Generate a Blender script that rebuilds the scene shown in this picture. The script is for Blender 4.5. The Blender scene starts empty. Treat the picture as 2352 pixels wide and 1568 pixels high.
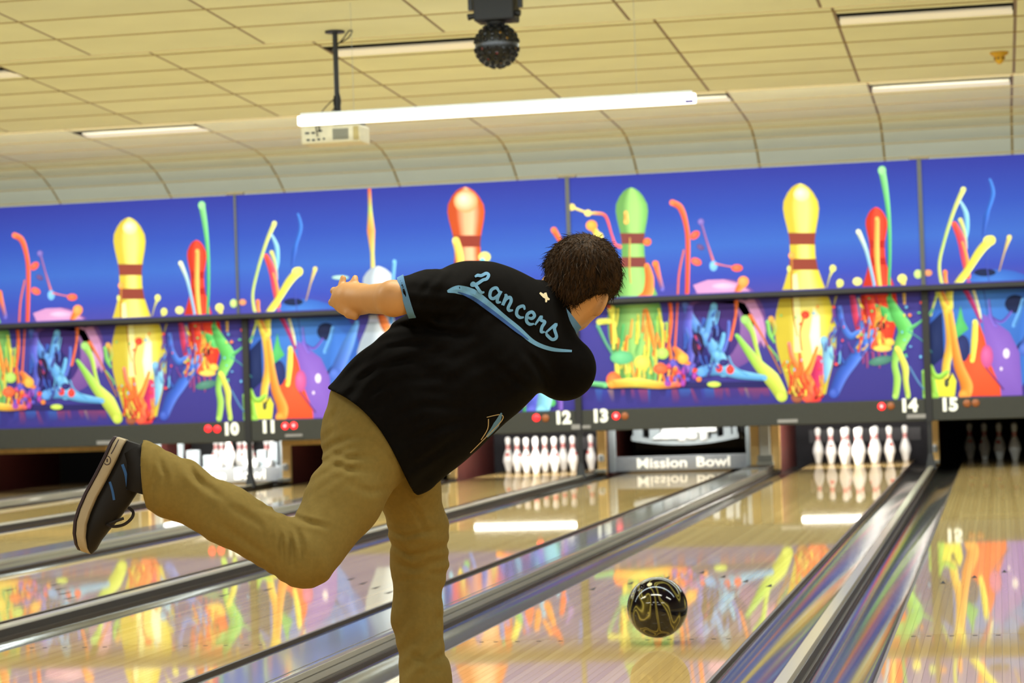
import bpy, bmesh, math, random
import numpy as np
from mathutils import Vector, Matrix
from mathutils.bvhtree import BVHTree

scene = bpy.context.scene
COL = scene.collection
random.seed(7)
W, H = 2352.0, 1568.0

# ------------------------------------------------------------------ camera
CAM = np.array([1.4618, -6.5830, 0.9511])
YAW, PITCH, ROLL, FPX = 0.19966, 0.01782, 0.03494, 5520.5
def _frame():
    cy, sy, cp, sp = math.cos(YAW), math.sin(YAW), math.cos(PITCH), math.sin(PITCH)
    f = np.array([-sy*cp, cy*cp, sp]); r = np.array([cy, sy, 0.0]); u = np.cross(r, f)
    cr, sr = math.cos(ROLL), math.sin(ROLL)
    return cr*r - sr*u, sr*r + cr*u, f
CR, CU, CF = _frame()
cam_data = bpy.data.cameras.new('camera')
cam = bpy.data.objects.new('camera', cam_data); COL.objects.link(cam)
cam.matrix_world = Matrix(((CR[0], CU[0], -CF[0], CAM[0]), (CR[1], CU[1], -CF[1], CAM[1]),
                           (CR[2], CU[2], -CF[2], CAM[2]), (0, 0, 0, 1)))
cam_data.sensor_width = 36.0
cam_data.lens = FPX / W * 36.0
cam_data.clip_end = 200
cam_data.dof.use_dof = True
cam_data.dof.focus_distance = 6.1
cam_data.dof.aperture_fstop = 7.0
scene.camera = cam

# ------------------------------------------------------------------ world, large lights, exposure
world = bpy.data.worlds.new('world'); scene.world = world; world.use_nodes = True
world.node_tree.nodes['Background'].inputs[0].default_value = (1.0, 0.93, 0.78, 1)
world.node_tree.nodes['Background'].inputs[1].default_value = 0.25
vs = scene.view_settings
vs.view_transform = 'Standard'; vs.look = 'None'; vs.gamma = 1.0; vs.use_curve_mapping = False
vs.exposure = 0.0
scene.cycles.max_bounces = 8
scene.cycles.use_denoising = True
scene.cycles.sample_clamp_indirect = 6.0

def area(name, loc, target, sx, sy, power, color=(1.0, 0.9, 0.7)):
    d = bpy.data.lights.new(name, 'AREA'); d.shape = 'RECTANGLE'; d.size = sx; d.size_y = sy
    d.energy = power; d.color = color
    o = bpy.data.objects.new(name, d); COL.objects.link(o)
    o.location = loc
    o.rotation_euler = (Vector(target) - Vector(loc)).to_track_quat('-Z', 'Y').to_euler()
    return o
# fluorescent rows tucked behind the saw-tooth steps of the lane ceiling, aimed down-lane at the mural
area('step_light', (-3.0, 13.10, 3.33), (-3.0, 16.4, 2.75), 16, 0.12, 240, (1.0, 0.96, 0.80))
# downward troughs over the lanes
for (y, z, w_, fw) in ((14.45, 3.33, 230, .2), (10.15, 3.30, 560, .2), (5.9, 3.25, 210, .6), (1.9, 3.2, 270, 2.5)):
    area('trough_light', (-3.0, y, z), (-3.0, y + fw, 0), 17, 0.25, w_, (0.86, 1.0, 1.0))
# ceiling fixtures over approach and seating
for (x, y) in ((-3.5, -0.2), (0.4, -0.2), (4.3, -0.2), (-3.5, -4.6), (0.4, -4.6), (4.3, -4.6), (-1.5, -8.2), (3.0, -8.2)):
    area('ceiling_lamp', (x, y, 3.12), (x, y, 0), 2.4, 0.3, 80, (1.0, 0.97, 0.82))

# ------------------------------------------------------------------ projection helpers
def ray(x, y): return CF*FPX + CR*(x - W/2) - CU*(y - H/2)
def atY(x, y, Y): d = ray(x, y); return CAM + d*(Y - CAM[1])/d[1]
def atZ(x, y, Z): d = ray(x, y); return CAM + d*(Z - CAM[2])/d[2]
def atD(x, y, D): return CAM + ray(x, y)*(D/FPX)

# ------------------------------------------------------------------ materials
def lin(c):
    return tuple(((v/255.0)/12.92 if v/255.0 <= 0.04045 else ((v/255.0 + 0.055)/1.055)**2.4) for v in c)
MATS = {}
def mat(name, col, rough=0.5, spec=0.5, metal=0.0, var=0.06, scale=30.0, bump=0.0, stretch=None, emit=None, estr=0.0,
        objrand=0.0, coat=0.0, ior=1.5, obj_coords=True):
    if name in MATS: return MATS[name]
    m = bpy.data.materials.new(name); m.use_nodes = True; nt = m.node_tree; N, L = nt.nodes, nt.links
    b = N['Principled BSDF']
    c = lin(col)
    b.inputs['Roughness'].default_value = rough; b.inputs['Metallic'].default_value = metal
    b.inputs['Specular IOR Level'].default_value = spec; b.inputs['IOR'].default_value = ior
    b.inputs['Coat Weight'].default_value = coat
    tc = N.new('ShaderNodeTexCoord'); mp = N.new('ShaderNodeMapping')
    L.new(tc.outputs['Object'], mp.inputs[0])
    if stretch: mp.inputs['Scale'].default_value = stretch
    nz = N.new('ShaderNodeTexNoise'); nz.inputs['Scale'].default_value = scale; nz.inputs['Detail'].default_value = 4
    L.new(mp.outputs[0], nz.inputs['Vector'])
    rp = N.new('ShaderNodeValToRGB')
    lo = tuple(max(0, v*(1 - var)) for v in c); hi = tuple(min(1, v*(1 + var)) for v in c)
    rp.color_ramp.elements[0].color = (*lo, 1); rp.color_ramp.elements[1].color = (*hi, 1)
    rp.color_ramp.elements[0].position = 0.3; rp.color_ramp.elements[1].position = 0.7
    L.new(nz.outputs['Fac'], rp.inputs[0])
    out = rp.outputs[0]
    if objrand:
        oi = N.new('ShaderNodeObjectInfo'); mr = N.new('ShaderNodeMapRange')
        mr.inputs['To Min'].default_value = 1 - objrand; mr.inputs['To Max'].default_value = 1 + objrand
        L.new(oi.outputs['Random'], mr.inputs[0])
        hsv = N.new('ShaderNodeHueSaturation'); L.new(mr.outputs[0], hsv.inputs['Value']); L.new(out, hsv.inputs['Color'])
        out = hsv.outputs[0]
    L.new(out, b.inputs['Base Color'])
    if bump:
        bp = N.new('ShaderNodeBump'); bp.inputs['Strength'].default_value = bump; bp.inputs['Distance'].default_value = 0.002
        L.new(nz.outputs['Fac'], bp.inputs['Height']); L.new(bp.outputs[0], b.inputs['Normal'])
    if emit:
        b.inputs['Emission Color'].default_value = (*lin(emit), 1); b.inputs['Emission Strength'].default_value = estr
    MATS[name] = m; return m
def vcol_mat(name, rough=0.5, spec=0.3):
    if name in MATS: return MATS[name]
    m = bpy.data.materials.new(name); m.use_nodes = True; nt = m.node_tree
    a = nt.nodes.new('ShaderNodeVertexColor'); a.layer_name = 'Col'
    b = nt.nodes['Principled BSDF']; nt.links.new(a.outputs[0], b.inputs['Base Color'])
    b.inputs['Roughness'].default_value = rough; b.inputs['Specular IOR Level'].default_value = spec
    MATS[name] = m; return m

# ------------------------------------------------------------------ mesh helpers
class MB:
    def __init__(s): s.v = []; s.f = []
    def add(s, vs_, fs):
        o = len(s.v); s.v.extend([tuple(map(float, q)) for q in vs_]); s.f.extend([tuple(i + o for i in f) for f in fs]); return s
    def box(s, x0, x1, y0, y1, z0, z1):
        return s.add([(x0,y0,z0),(x1,y0,z0),(x1,y1,z0),(x0,y1,z0),(x0,y0,z1),(x1,y0,z1),(x1,y1,z1),(x0,y1,z1)],
                     [(0,3,2,1),(4,5,6,7),(0,1,5,4),(1,2,6,5),(2,3,7,6),(3,0,4,7)])
    def bbox(s, x0, x1, y0, y1, z0, z1, b):
        """box with chamfered vertical (z) and front edges"""
        bm = bmesh.new(); bmesh.ops.create_cube(bm, size=1)
        for v in bm.verts:
            v.co = Vector(((x0+x1)/2 + v.co.x*(x1-x0), (y0+y1)/2 + v.co.y*(y1-y0), (z0+z1)/2 + v.co.z*(z1-z0)))
        bmesh.ops.bevel(bm, geom=bm.edges[:], offset=b, segments=2, affect='EDGES', profile=0.6)
        bm.verts.index_update()
        r = s.add([v.co[:] for v in bm.verts], [[v.index for v in f.verts] for f in bm.faces]); bm.free(); return r
    def obox(s, c, ax, ay, az):
        c = np.array(c, float); ax, ay, az = map(lambda q: np.array(q, float), (ax, ay, az))
        vs_ = [c + i*ax + j*ay + k*az for k in (-1, 1) for (i, j) in ((-1,-1),(1,-1),(1,1),(-1,1))]
        return s.add(vs_, [(0,3,2,1),(4,5,6,7),(0,1,5,4),(1,2,6,5),(2,3,7,6),(3,0,4,7)])
    def lathe(s, prof, n=24, c=(0,0,0)):
        vs_ = []; fs = []; m = len(prof)
        for (r, z) in prof:
            for k in range(n):
                a = 2*math.pi*k/n; vs_.append((c[0]+r*math.cos(a), c[1]+r*math.sin(a), c[2]+z))
        for i in range(m-1):
            for k in range(n):
                fs.append((i*n+k, i*n+(k+1) % n, (i+1)*n+(k+1) % n, (i+1)*n+k))
        fs.append(tuple(reversed(range(n)))); fs.append(tuple((m-1)*n+k for k in range(n)))
        return s.add(vs_, fs)
    def tube(s, pts, rad, n=10, closed=False):
        pts = [np.array(q, float) for q in pts]; m = len(pts)
        if not hasattr(rad, '__len__'): rad = [rad]*m
        vs_ = []; fs = []; prev = None
        for i in range(m):
            a = pts[(i-1) % m] if (closed or i > 0) else pts[i]; b = pts[(i+1) % m] if (closed or i < m-1) else pts[i]
            t = b - a; t = t/(np.linalg.norm(t) + 1e-12)
            if prev is None:
                h = np.array([0, 0, 1.0]) if abs(t[2]) < 0.9 else np.array([1.0, 0, 0])
                nx = np.cross(t, h)
            else: nx = prev - t*np.dot(prev, t)
            nx = nx/(np.linalg.norm(nx) + 1e-12); ny = np.cross(t, nx); prev = nx
            for k in range(n):
                a_ = 2*math.pi*k/n; vs_.append(pts[i] + rad[i]*(nx*math.cos(a_) + ny*math.sin(a_)))
        for i in range(m if closed else m-1):
            j = (i+1) % m
            for k in range(n): fs.append((i*n+k, i*n+(k+1) % n, j*n+(k+1) % n, j*n+k))
        if not closed: fs.append(tuple(reversed(range(n)))); fs.append(tuple((m-1)*n+k for k in range(n)))
        return s.add(vs_, fs)
    def extr(s, prof, y0, y1, closed=True):
        """profile of (x,z), extruded along y"""
        m = len(prof)
        vs_ = [(x, y0, z) for x, z in prof] + [(x, y1, z) for x, z in prof]
        fs = [(i, (i+1) % m, m+(i+1) % m, m+i) for i in range(m if closed else m-1)]
        if closed: fs += [tuple(reversed(range(m))), tuple(range(m, 2*m))]
        return s.add(vs_, fs)
    def extrx(s, prof, x0, x1):
        m = len(prof)
        vs_ = [(x0, y, z) for y, z in prof] + [(x1, y, z) for y, z in prof]
        fs = [(i, m+i, m+(i+1) % m, (i+1) % m) for i in range(m)] + [tuple(range(m)), tuple(reversed(range(m, 2*m)))]
        return s.add(vs_, fs)
    def mesh(s, name, smooth=False):
        me = bpy.data.meshes.new(name); me.from_pydata(s.v, [], s.f); me.update()
        bm = bmesh.new(); bm.from_mesh(me); bmesh.ops.recalc_face_normals(bm, faces=bm.faces); bm.to_mesh(me); bm.free()
        if smooth:
            me.polygons.foreach_set('use_smooth', [True]*len(me.polygons))
            try: me.set_sharp_from_angle(angle=math.radians(40))
            except Exception: pass
        return me
    def build(s, name, m, parent=None, loc=None, smooth=False):
        me = s.mesh(name, smooth); me.materials.append(m); return put(name, me, parent, loc)
def put(name, me, parent=None, loc=None):
    o = bpy.data.objects.new(name, me); COL.objects.link(o)
    if loc is not None: o.location = loc
    if parent is not None: o.parent = parent
    return o
def tag(o, label=None, cat=None, group=None, kind=None):
    if label: o['label'] = label
    if cat: o['category'] = cat
    if group: o['group'] = group
    if kind: o['kind'] = kind
    return o
def empty(name, loc=(0, 0, 0), rz=0.0):
    o = bpy.data.objects.new(name, None); COL.objects.link(o); o.location = loc; o.rotation_euler[2] = rz
    o.empty_display_size = 0.1; return o
def copy_tree(o, parent=None):
    c = o.copy(); COL.objects.link(c); c.parent = parent
    for ch in list(o.children): copy_tree(ch, c)
    return c
# ================================================================== setting
LW = 1.0541
PAIR = 3.3593
def lane_x(n):                       # centre of each numbered lane
    return (0.0 if n % 2 == 0 else -1.7763 + PAIR) + PAIR*((n - 14)//2 if n % 2 == 0 else (n - 15)//2)
def seam_x(n): return (lane_x(n) + lane_x(n + 1))/2      # between lanes n and n+1
LANES = list(range(8, 17))
NW = {8: 'eight', 9: 'nine', 10: 'ten', 11: 'eleven', 12: 'twelve', 13: 'thirteen', 14: 'fourteen', 15: 'fifteen', 16: 'sixteen'}
DEND = 19.45
SLOPE = 0.043

M_floor = mat('approach maple', (196, 160, 104), 0.25, var=0.15, scale=3, stretch=(8, .4, 1))
M_carpet = mat('concourse carpet', (70, 60, 80), 0.95, var=0.5, scale=40)
M_wall = mat('painted wall', (205, 188, 150), 0.8, var=0.05)
M_tile = mat('ceiling tile', (244, 248, 228), 0.9, spec=0.2, var=0.035, scale=1.6, objrand=0.03)
M_runner = mat('ceiling runner', (150, 126, 84), 0.7, spec=0.3, var=0.1)
M_plenum = mat('plenum board', (120, 104, 74), 0.9, var=0.1)

f_ = MB(); f_.box(-16, 9, -14, -0.02, -0.12, 0.0)
floor = f_.build('floor', M_floor); tag(floor, 'polished maple approach floor in front of the lanes', kind='structure')
f_ = MB(); f_.box(-16, 9, -0.02, 22, -0.5, -0.16)
tag(f_.build('floor_lane_bed', mat('lane bed dark', (45, 40, 34), 0.8)), 'dark sub-floor under the lanes and gutters', kind='structure')
w = MB(); w.box(-16.2, -16, -14, 22, -0.4, 4.2); tag(w.build('wall_left', M_wall), 'plain cream side wall of the bowling hall', kind='structure')
w = MB(); w.box(9, 9.2, -14, 22, -0.4, 4.2); tag(w.build('wall_right', M_wall), 'plain cream side wall on the high-numbered side', kind='structure')
w = MB(); w.box(-16, 9, 20.6, 20.8, -0.4, 4.2); tag(w.build('wall_back', mat('machine room wall', (60, 52, 44), 0.9)), 'dark wall of the machine room behind the pins', kind='structure')
w = MB(); w.box(-16, 9, -14.2, -14, -0.4, 4.2); tag(w.build('wall_front', M_wall), 'plain cream wall behind the seating', kind='structure')

# saw-tooth ceiling: sections fall gently towards the pins, then step up; the last one curves down behind the mural
cb = MB()
secs = [(-14, -8.43), (-8.43, -4.16), (-4.16, 0.11), (0.11, 4.38), (4.38, 8.65), (8.65, 12.95), (12.95, 16.1)]
def zsec(y, sec):
    ye = {8.65: 3.257, 12.95: 3.288, 16.1: 3.352}.get(sec[1], 3.257)
    return ye + SLOPE*(sec[1] - y)
prof = []
for s_ in secs: prof += [(s_[0], zsec(s_[0], s_) + .09), (s_[1], zsec(s_[1], s_) + .09)]
curve = [(16.1, 3.352), (16.38, 3.315), (16.63, 3.245), (16.86, 3.145), (17.07, 3.02), (17.25, 2.87), (17.4, 2.68), (17.5, 2.45)]
prof += [(a, b + .09) for a, b in curve] + [(17.6, 2.45), (17.6, 3.9), (-14, 3.9)]
cb.extrx(prof, -16, 9)
ceiling = cb.build('ceiling', M_plenum); tag(ceiling, 'saw-tooth suspended ceiling of long beige tiles curving down to the mural', kind='structure')
CW = 1.2192; CX0 = 1.66
def cx(n): return CX0 + n*CW
tile_cache = {}
def tile(n, ya, za, yb, zb, m=M_tile):
    gap_x, gap_y = 0.011, 0.004
    d = math.hypot(yb-ya, zb-za); ang = math.atan2(zb-za, yb-ya)
    key = (round(d, 4), m.name)
    if key not in tile_cache:
        t = MB(); t.box(-CW/2+gap_x, CW/2-gap_x, -d/2+gap_y, d/2-gap_y, 0, 0.014)
        me = t.mesh('ceiling_tile'); me.materials.append(m); tile_cache[key] = me
    o = put('ceiling_tile', tile_cache[key], ceiling, (cx(n)+CW/2, (ya+yb)/2, (za+zb)/2))
    o.rotation_euler[0] = ang
    return o
ROWS = {}
for si, (a, b) in ((4, secs[4]), (5, secs[5]), (6, secs[6])):
    L_ = 0.61; k = 0; y = b; rows = []
    while y - L_ > a - 0.1:
        rows.append((y - L_, y)); y -= L_
    if si == 6: rows = [(16.1-L_*(i+1), 16.1-L_*i) for i in range(5)]
    ROWS[si] = rows
S2_slots = {-7, -4, -1, 2}; S3_slots = {-9, -7, -5, -3, -1, 1}
for n in range(-11, 3):
    for (ya, yb) in ROWS[4]:
        if yb < 5.5 or n < -9: continue
        tile(n, ya, zsec(ya, secs[4]), yb, zsec(yb, secs[4]))
    for (ya, yb) in ROWS[5]:
        if yb < 9.4: continue
        if n in S2_slots and 9.8 < ya < 10.1: continue
        tile(n, ya, zsec(ya, secs[5]), yb, zsec(yb, secs[5]))
for n in range(-11, 3):
    for (ya, yb) in ROWS[6]:
        if yb < 13.6: continue
        if n in S3_slots and 14.2 < ya < 14.5: continue
        tile(n, ya, zsec(ya, secs[6]), yb, zsec(yb, secs[6]))
    for (c0, c1) in zip(curve[:-2], curve[1:-1]):
        tile(n, c0[0], c0[1], c1[0], c1[1])
# runners between tile columns
for si in (4, 5, 6):
    a, b = secs[si]
    r0 = MB(); za, zb = zsec(a, secs[si]), zsec(b, secs[si])
    r0.add([(-.011, a, za+.003), (.011, a, za+.003), (.011, b, zb+.003), (-.011, b, zb+.003), (-.011, a, za+.085), (.011, a, za+.085), (.011, b, zb+.085), (-.011, b, zb+.085)],
           [(0,3,2,1),(4,5,6,7),(0,1,5,4),(1,2,6,5),(2,3,7,6),(3,0,4,7)])
    me = r0.mesh('ceiling_runner'); me.materials.append(mat('runner grey', (146, 128, 112), 0.6))
    for n in range(-11, 4): put('ceiling_runner', me, ceiling, (cx(n), 0, 0))
r0 = MB(); m_ = len(curve)
vs_ = [(s_*.010, y, z+.004) for (y, z) in curve for s_ in (-1, 1)]
r0.add(vs_, [(2*i, 2*i+1, 2*i+3, 2*i+2) for i in range(m_-1)])
me = r0.mesh('ceiling_runner'); me.materials.append(mat('runner brass', (186, 160, 92), 0.6))
for n in range(-11, 4): put('ceiling_runner', me, ceiling, (cx(n), 0, 0))
# cross runners under the row joints
M_cross = mat('cross runner', (176, 156, 108), 0.7, spec=0.2)
rowends = [(yy, zsec(yy, secs[4])) for (yy, _) in ROWS[4] if yy > 5.5] + [(yy, zsec(yy, secs[5])) for (yy, _) in ROWS[5] if yy > 9.3] + [(yy, zsec(yy, secs[6])) for (yy, _) in ROWS[6] if yy > 13.5] + [(16.1, 3.352)] + curve[1:-2]
for (yy, zz) in rowends:
    t = MB(); t.box(-13, 6, yy-.010, yy+.010, zz-.004, zz+.085); t.build('cross_runner', M_cross, ceiling)
# edge trim along the two visible steps
for (yy, zz) in ((8.65, 3.257), (12.95, 3.288)):
    t = MB(); t.box(-16, 9, yy-.004, yy+.012, zz-.004, zz+.22)
    t.build('step_trim', mat('step trim', (226, 212, 170), 0.6), ceiling)

# recessed light troughs: black slot and white sloping reflector
def trough(n, ya, yb, za, zb, label, grp):
    e = empty('light_trough', (cx(n)+CW/2, (ya+yb)/2, (za+zb)/2)); tag(e, label, 'light fixture', grp)
    d = yb-ya; g = CW/2-.016; h = d/2
    s1 = (zb-za)/d
    t = MB(); t.add([(-g,-h,-s1*h),(g,-h,-s1*h),(g,-h+.11,-s1*(h-.11)),(-g,-h+.11,-s1*(h-.11)),
                     (-g,-h,.014-s1*h),(g,-h,.014-s1*h),(g,-h+.11,.014-s1*(h-.11)),(-g,-h+.11,.014-s1*(h-.11))],
                    [(0,3,2,1),(4,5,6,7),(0,1,5,4),(1,2,6,5),(2,3,7,6),(3,0,4,7)])
    t.build('front_strip', M_tile, e)
    t = MB(); t.box(-g, g, -h+.11, h, .058, .07); t.box(-g, g, -h+.11, -h+.118, .008, .07); t.box(-g, -g+.006, -h+.11, h, -.0, .07); t.box(g-.006, g, -h+.11, h, -.0, .07); t.build('slot', mat('trough black', (12, 10, 6), 0.8), e)
    t = MB(); t.add([(-g,-h+.34,.006),(g,-h+.34,.006),(g,-h+.52,-.011),(-g,-h+.52,-.011),(-g,-h+.34,.02),(g,-h+.34,.02),(g,-h+.52,.02),(-g,-h+.52,.02)],
                    [(0,3,2,1),(4,5,6,7),(0,1,5,4),(1,2,6,5),(2,3,7,6),(3,0,4,7)])
    t2 = MB(); t2.add([(-g,-h+.525,s1*(-h+.525)),(g,-h+.525,s1*(-h+.525)),(g,h-.004,s1*h),(-g,h-.004,s1*h),(-g,-h+.525,.02),(g,-h+.525,.02),(g,h-.004,.02),(-g,h-.004,.02)],
                    [(0,3,2,1),(4,5,6,7),(0,1,5,4),(1,2,6,5),(2,3,7,6),(3,0,4,7)]); t2.build('rear_strip', M_tile, e)
    t.build('reflector', mat('trough reflector', (255, 250, 232), 0.4, emit=(255, 246, 222), estr=0.28), e)  # faint emission stands in for the hidden tube's light on it
names2 = {-7: 'above the far left of the first step', -4: 'beside the projector pole and dark effect ball', -1: 'at the upper right nearest the camera', 2: 'beyond the right edge on the first step'}
for n in sorted(S2_slots):
    if -9 < n < 2:
        ya, yb = [r for r in ROWS[5] if 9.8 < r[0] < 10.1][0]
        trough(n, ya, yb, zsec(ya, secs[5]), zsec(yb, secs[5]), 'recessed ceiling light trough ' + names2[n], 'recessed light troughs')
names3 = {-9: 'off to the far left of the second step', -7: 'above the mural between lanes 9 and 10', -5: 'just behind the hanging projector', -3: 'behind the right end of the hanging tube light',
          -1: 'under the yellow detector on the right', 1: 'beyond the right edge on the second step'}
for n in sorted(S3_slots):
    if -8 < n < 1:
        ya, yb = [r for r in ROWS[6] if 14.2 < r[0] < 14.5][0]
        trough(n, ya, yb, zsec(ya, secs[6]), zsec(yb, secs[6]), 'recessed ceiling light trough ' + names3[n], 'recessed light troughs')

# ================================================================== lanes
M_board = None
def board_material():
    m = bpy.data.materials.new('lane board'); m.use_nodes = True; nt = m.node_tree; N, L = nt.nodes, nt.links
    b = N['Principled BSDF']
    oi = N.new('ShaderNodeObjectInfo'); tc = N.new('ShaderNodeTexCoord')
    mp = N.new('ShaderNodeMapping'); mp.inputs['Scale'].default_value = (60, 1.2, 1)
    cmb = N.new('ShaderNodeCombineXYZ'); mul = N.new('ShaderNodeMath'); mul.operation = 'MULTIPLY'; mul.inputs[1].default_value = 57
    L.new(oi.outputs['Random'], mul.inputs[0]); L.new(mul.outputs[0], cmb.inputs[1]); L.new(mul.outputs[0], cmb.inputs[2])
    L.new(cmb.outputs[0], mp.inputs['Location'])
    L.new(tc.outputs['Object'], mp.inputs[0])
    nz = N.new('ShaderNodeTexNoise'); nz.inputs['Scale'].default_value = 1.0; nz.inputs['Detail'].default_value = 5
    L.new(mp.outputs[0], nz.inputs['Vector'])
    ad = N.new('ShaderNodeMath'); ad.operation = 'MULTIPLY_ADD'; ad.inputs[1].default_value = 0.45
    L.new(oi.outputs['Random'], ad.inputs[0]); 
    m2 = N.new('ShaderNodeMath'); m2.operation = 'MULTIPLY'; m2.inputs[1].default_value = 0.55
    L.new(nz.outputs['Fac'], m2.inputs[0]); L.new(m2.outputs[0], ad.inputs[2])
    rp = N.new('ShaderNodeValToRGB')
    e = rp.color_ramp.elements
    e[0].position = 0.2; e[0].color = (*lin((202, 168, 104)), 1); e[1].position = 0.8; e[1].color = (*lin((226, 194, 128)), 1)
    L.new(ad.outputs[0], rp.inputs[0]); L.new(rp.outputs[0], b.inputs['Base Color'])
    b.inputs['Roughness'].default_value = 0.03; b.inputs['Specular IOR Level'].default_value = 0.18
    # faint waviness of the finish
    n2 = N.new('ShaderNodeTexNoise'); n2.inputs['Scale'].default_value = 1.0
    mp2 = N.new('ShaderNodeMapping'); mp2.inputs['Scale'].default_value = (14, 5, 1); L.new(tc.outputs['Object'], mp2.inputs[0]); L.new(cmb.outputs[0], mp2.inputs['Location'])
    L.new(mp2.outputs[0], n2.inputs['Vector'])
    bp = N.new('ShaderNodeBump'); bp.inputs['Strength'].default_value = 0.06; bp.inputs['Distance'].default_value = 0.0006
    L.new(n2.outputs['Fac'], bp.inputs['Height']); L.new(bp.outputs[0], b.inputs['Normal'])
    return m
M_board = board_material()
M_bed = mat('board joint', (96, 74, 46), 0.4)
BW = LW/39
SEAM_Y = 2.20                        # cross joint near the guide dots
bmesh_near = MB(); bmesh_near.box(-BW/2+.0004, BW/2-.0004, 0.02, SEAM_Y-.002, -.03, 0.0)
me_near = bmesh_near.mesh('board'); me_near.materials.append(M_board)
bmesh_far = MB(); bmesh_far.box(-BW/2+.0004, BW/2-.0004, SEAM_Y+.002, DEND, -.03, 0.0)
me_far = bmesh_far.mesh('board'); me_far.materials.append(M_board)
mk = MB(); mk.add([(-.013, -.07, .0006), (.013, -.07, .0006), (0, .075, .0006), (-.013, -.07, -.001), (.013, -.07, -.001), (0, .075, -.001)],
                  [(0, 1, 2), (5, 4, 3), (0, 3, 4, 1), (1, 4, 5, 2), (2, 5, 3, 0)])
me_arrow = mk.mesh('aiming_arrow'); me_arrow.materials.append(mat('arrow inlay', (20, 14, 24), 0.5, spec=.05))
mk = MB(); mk.lathe([(.0095, -.001), (.0095, .0006)], 14); me_dot = mk.mesh('guide_dot'); me_dot.materials.append(mat('dot inlay', (50, 34, 34), 0.5, spec=.05))
desc = {8: 'half hidden at the far left edge', 9: 'with an empty dark pin deck behind the raised shoe', 10: 'with the printed sweep lowered before lifted pins',
        11: 'passing behind the raised back leg', 12: 'with a full bright rack left of the sweep', 13: 'ending at the lowered white sweep board', 14: 'with the ball rolling on it',
        15: 'at the right edge with a dim rack', 16: 'beyond the right edge of the view'}
for n in LANES:
    e = empty('bowling_lane', (lane_x(n), 0, 0)); tag(e, 'glossy maple bowling lane %s %s' % (NW[n], desc[n]), 'bowling lane', 'bowling lanes')
    bd = MB(); bd.box(-LW/2+.001, LW/2-.001, 0.02, DEND, -.16, -.0035 if n in range(10, 16) else -.0); 
    bd.build('lane_bed', M_bed if n in range(10, 16) else mat('lane far', (196, 164, 112), 0.06, var=0.1, stretch=(40, .6, 1), scale=1), e)
    if n in range(10, 16):
        for k in range(39):
            x = -LW/2 + (k+.5)*BW
            put('board', me_far, e, (x, 0, 0))
            if n in (12, 13, 14, 15): put('board', me_near, e, (x, 0, 0))
        if n not in (12, 13, 14, 15):
            nb = MB(); nb.box(-LW/2, LW/2, .02, SEAM_Y-.002, -.03, 0); nb.build('near_panel', mat('lane near', (200, 168, 114), 0.08, var=0.1, stretch=(40, .6, 1), scale=1), e)
        for k in range(7):
            a = put('aiming_arrow', me_arrow, e, (-LW/2 + (4.5+5*k)*BW, 4.34 + (3-abs(3-k))*.27, 0))
        for k in (2.5, 4.5, 7.5, 10.5, 13.5):
            for s_ in (1, -1): put('guide_dot', me_dot, e, (s_*(-LW/2 + k*BW), 2.147, 0))

# gutters
M_gut = mat('gutter composite', (66, 64, 58), 0.12, spec=0.5, var=0.08, scale=2, stretch=(4, .3, 1))
M_lip = mat('gutter lip', (72, 58, 40), 0.3)
GW = 0.2355
def gutter_mesh():
    g = MB(); n = 14
    pts = [(-GW/2+.006, -.003)]
    for i in range(n+1):
        a = math.pi*i/n; pts.append((-math.cos(a)*(GW/2-.007), -.005-.05*math.sin(a)**.8))
    pts.append((GW/2-.006, -.003))
    low = [(x, z-.012) for x, z in reversed(pts)]
    g.extr(pts+low, .02, DEND)
    return g.mesh('trough', smooth=True)
me_g = gutter_mesh(); me_g.materials.append(M_gut)
l_ = MB(); l_.box(-.005, .005, .02, DEND, -.05, -.001); me_lip = l_.mesh('lip'); me_lip.materials.append(M_lip)
for n in LANES:
    for s_, sd in ((-1, 'left'), (1, 'right')):
        x = lane_x(n) + s_*(LW/2 + GW/2)
        e = empty('gutter', (x, 0, 0)); tag(e, 'dark glossy ball gutter along the %s edge of lane %s' % (sd, NW[n]), 'gutter', 'gutters beside the lanes')
        put('trough', me_g, e)
        put('lip', me_lip, e, (-GW/2+.005, 0, 0)); put('lip', me_lip, e, (GW/2-.005, 0, 0))
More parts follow.
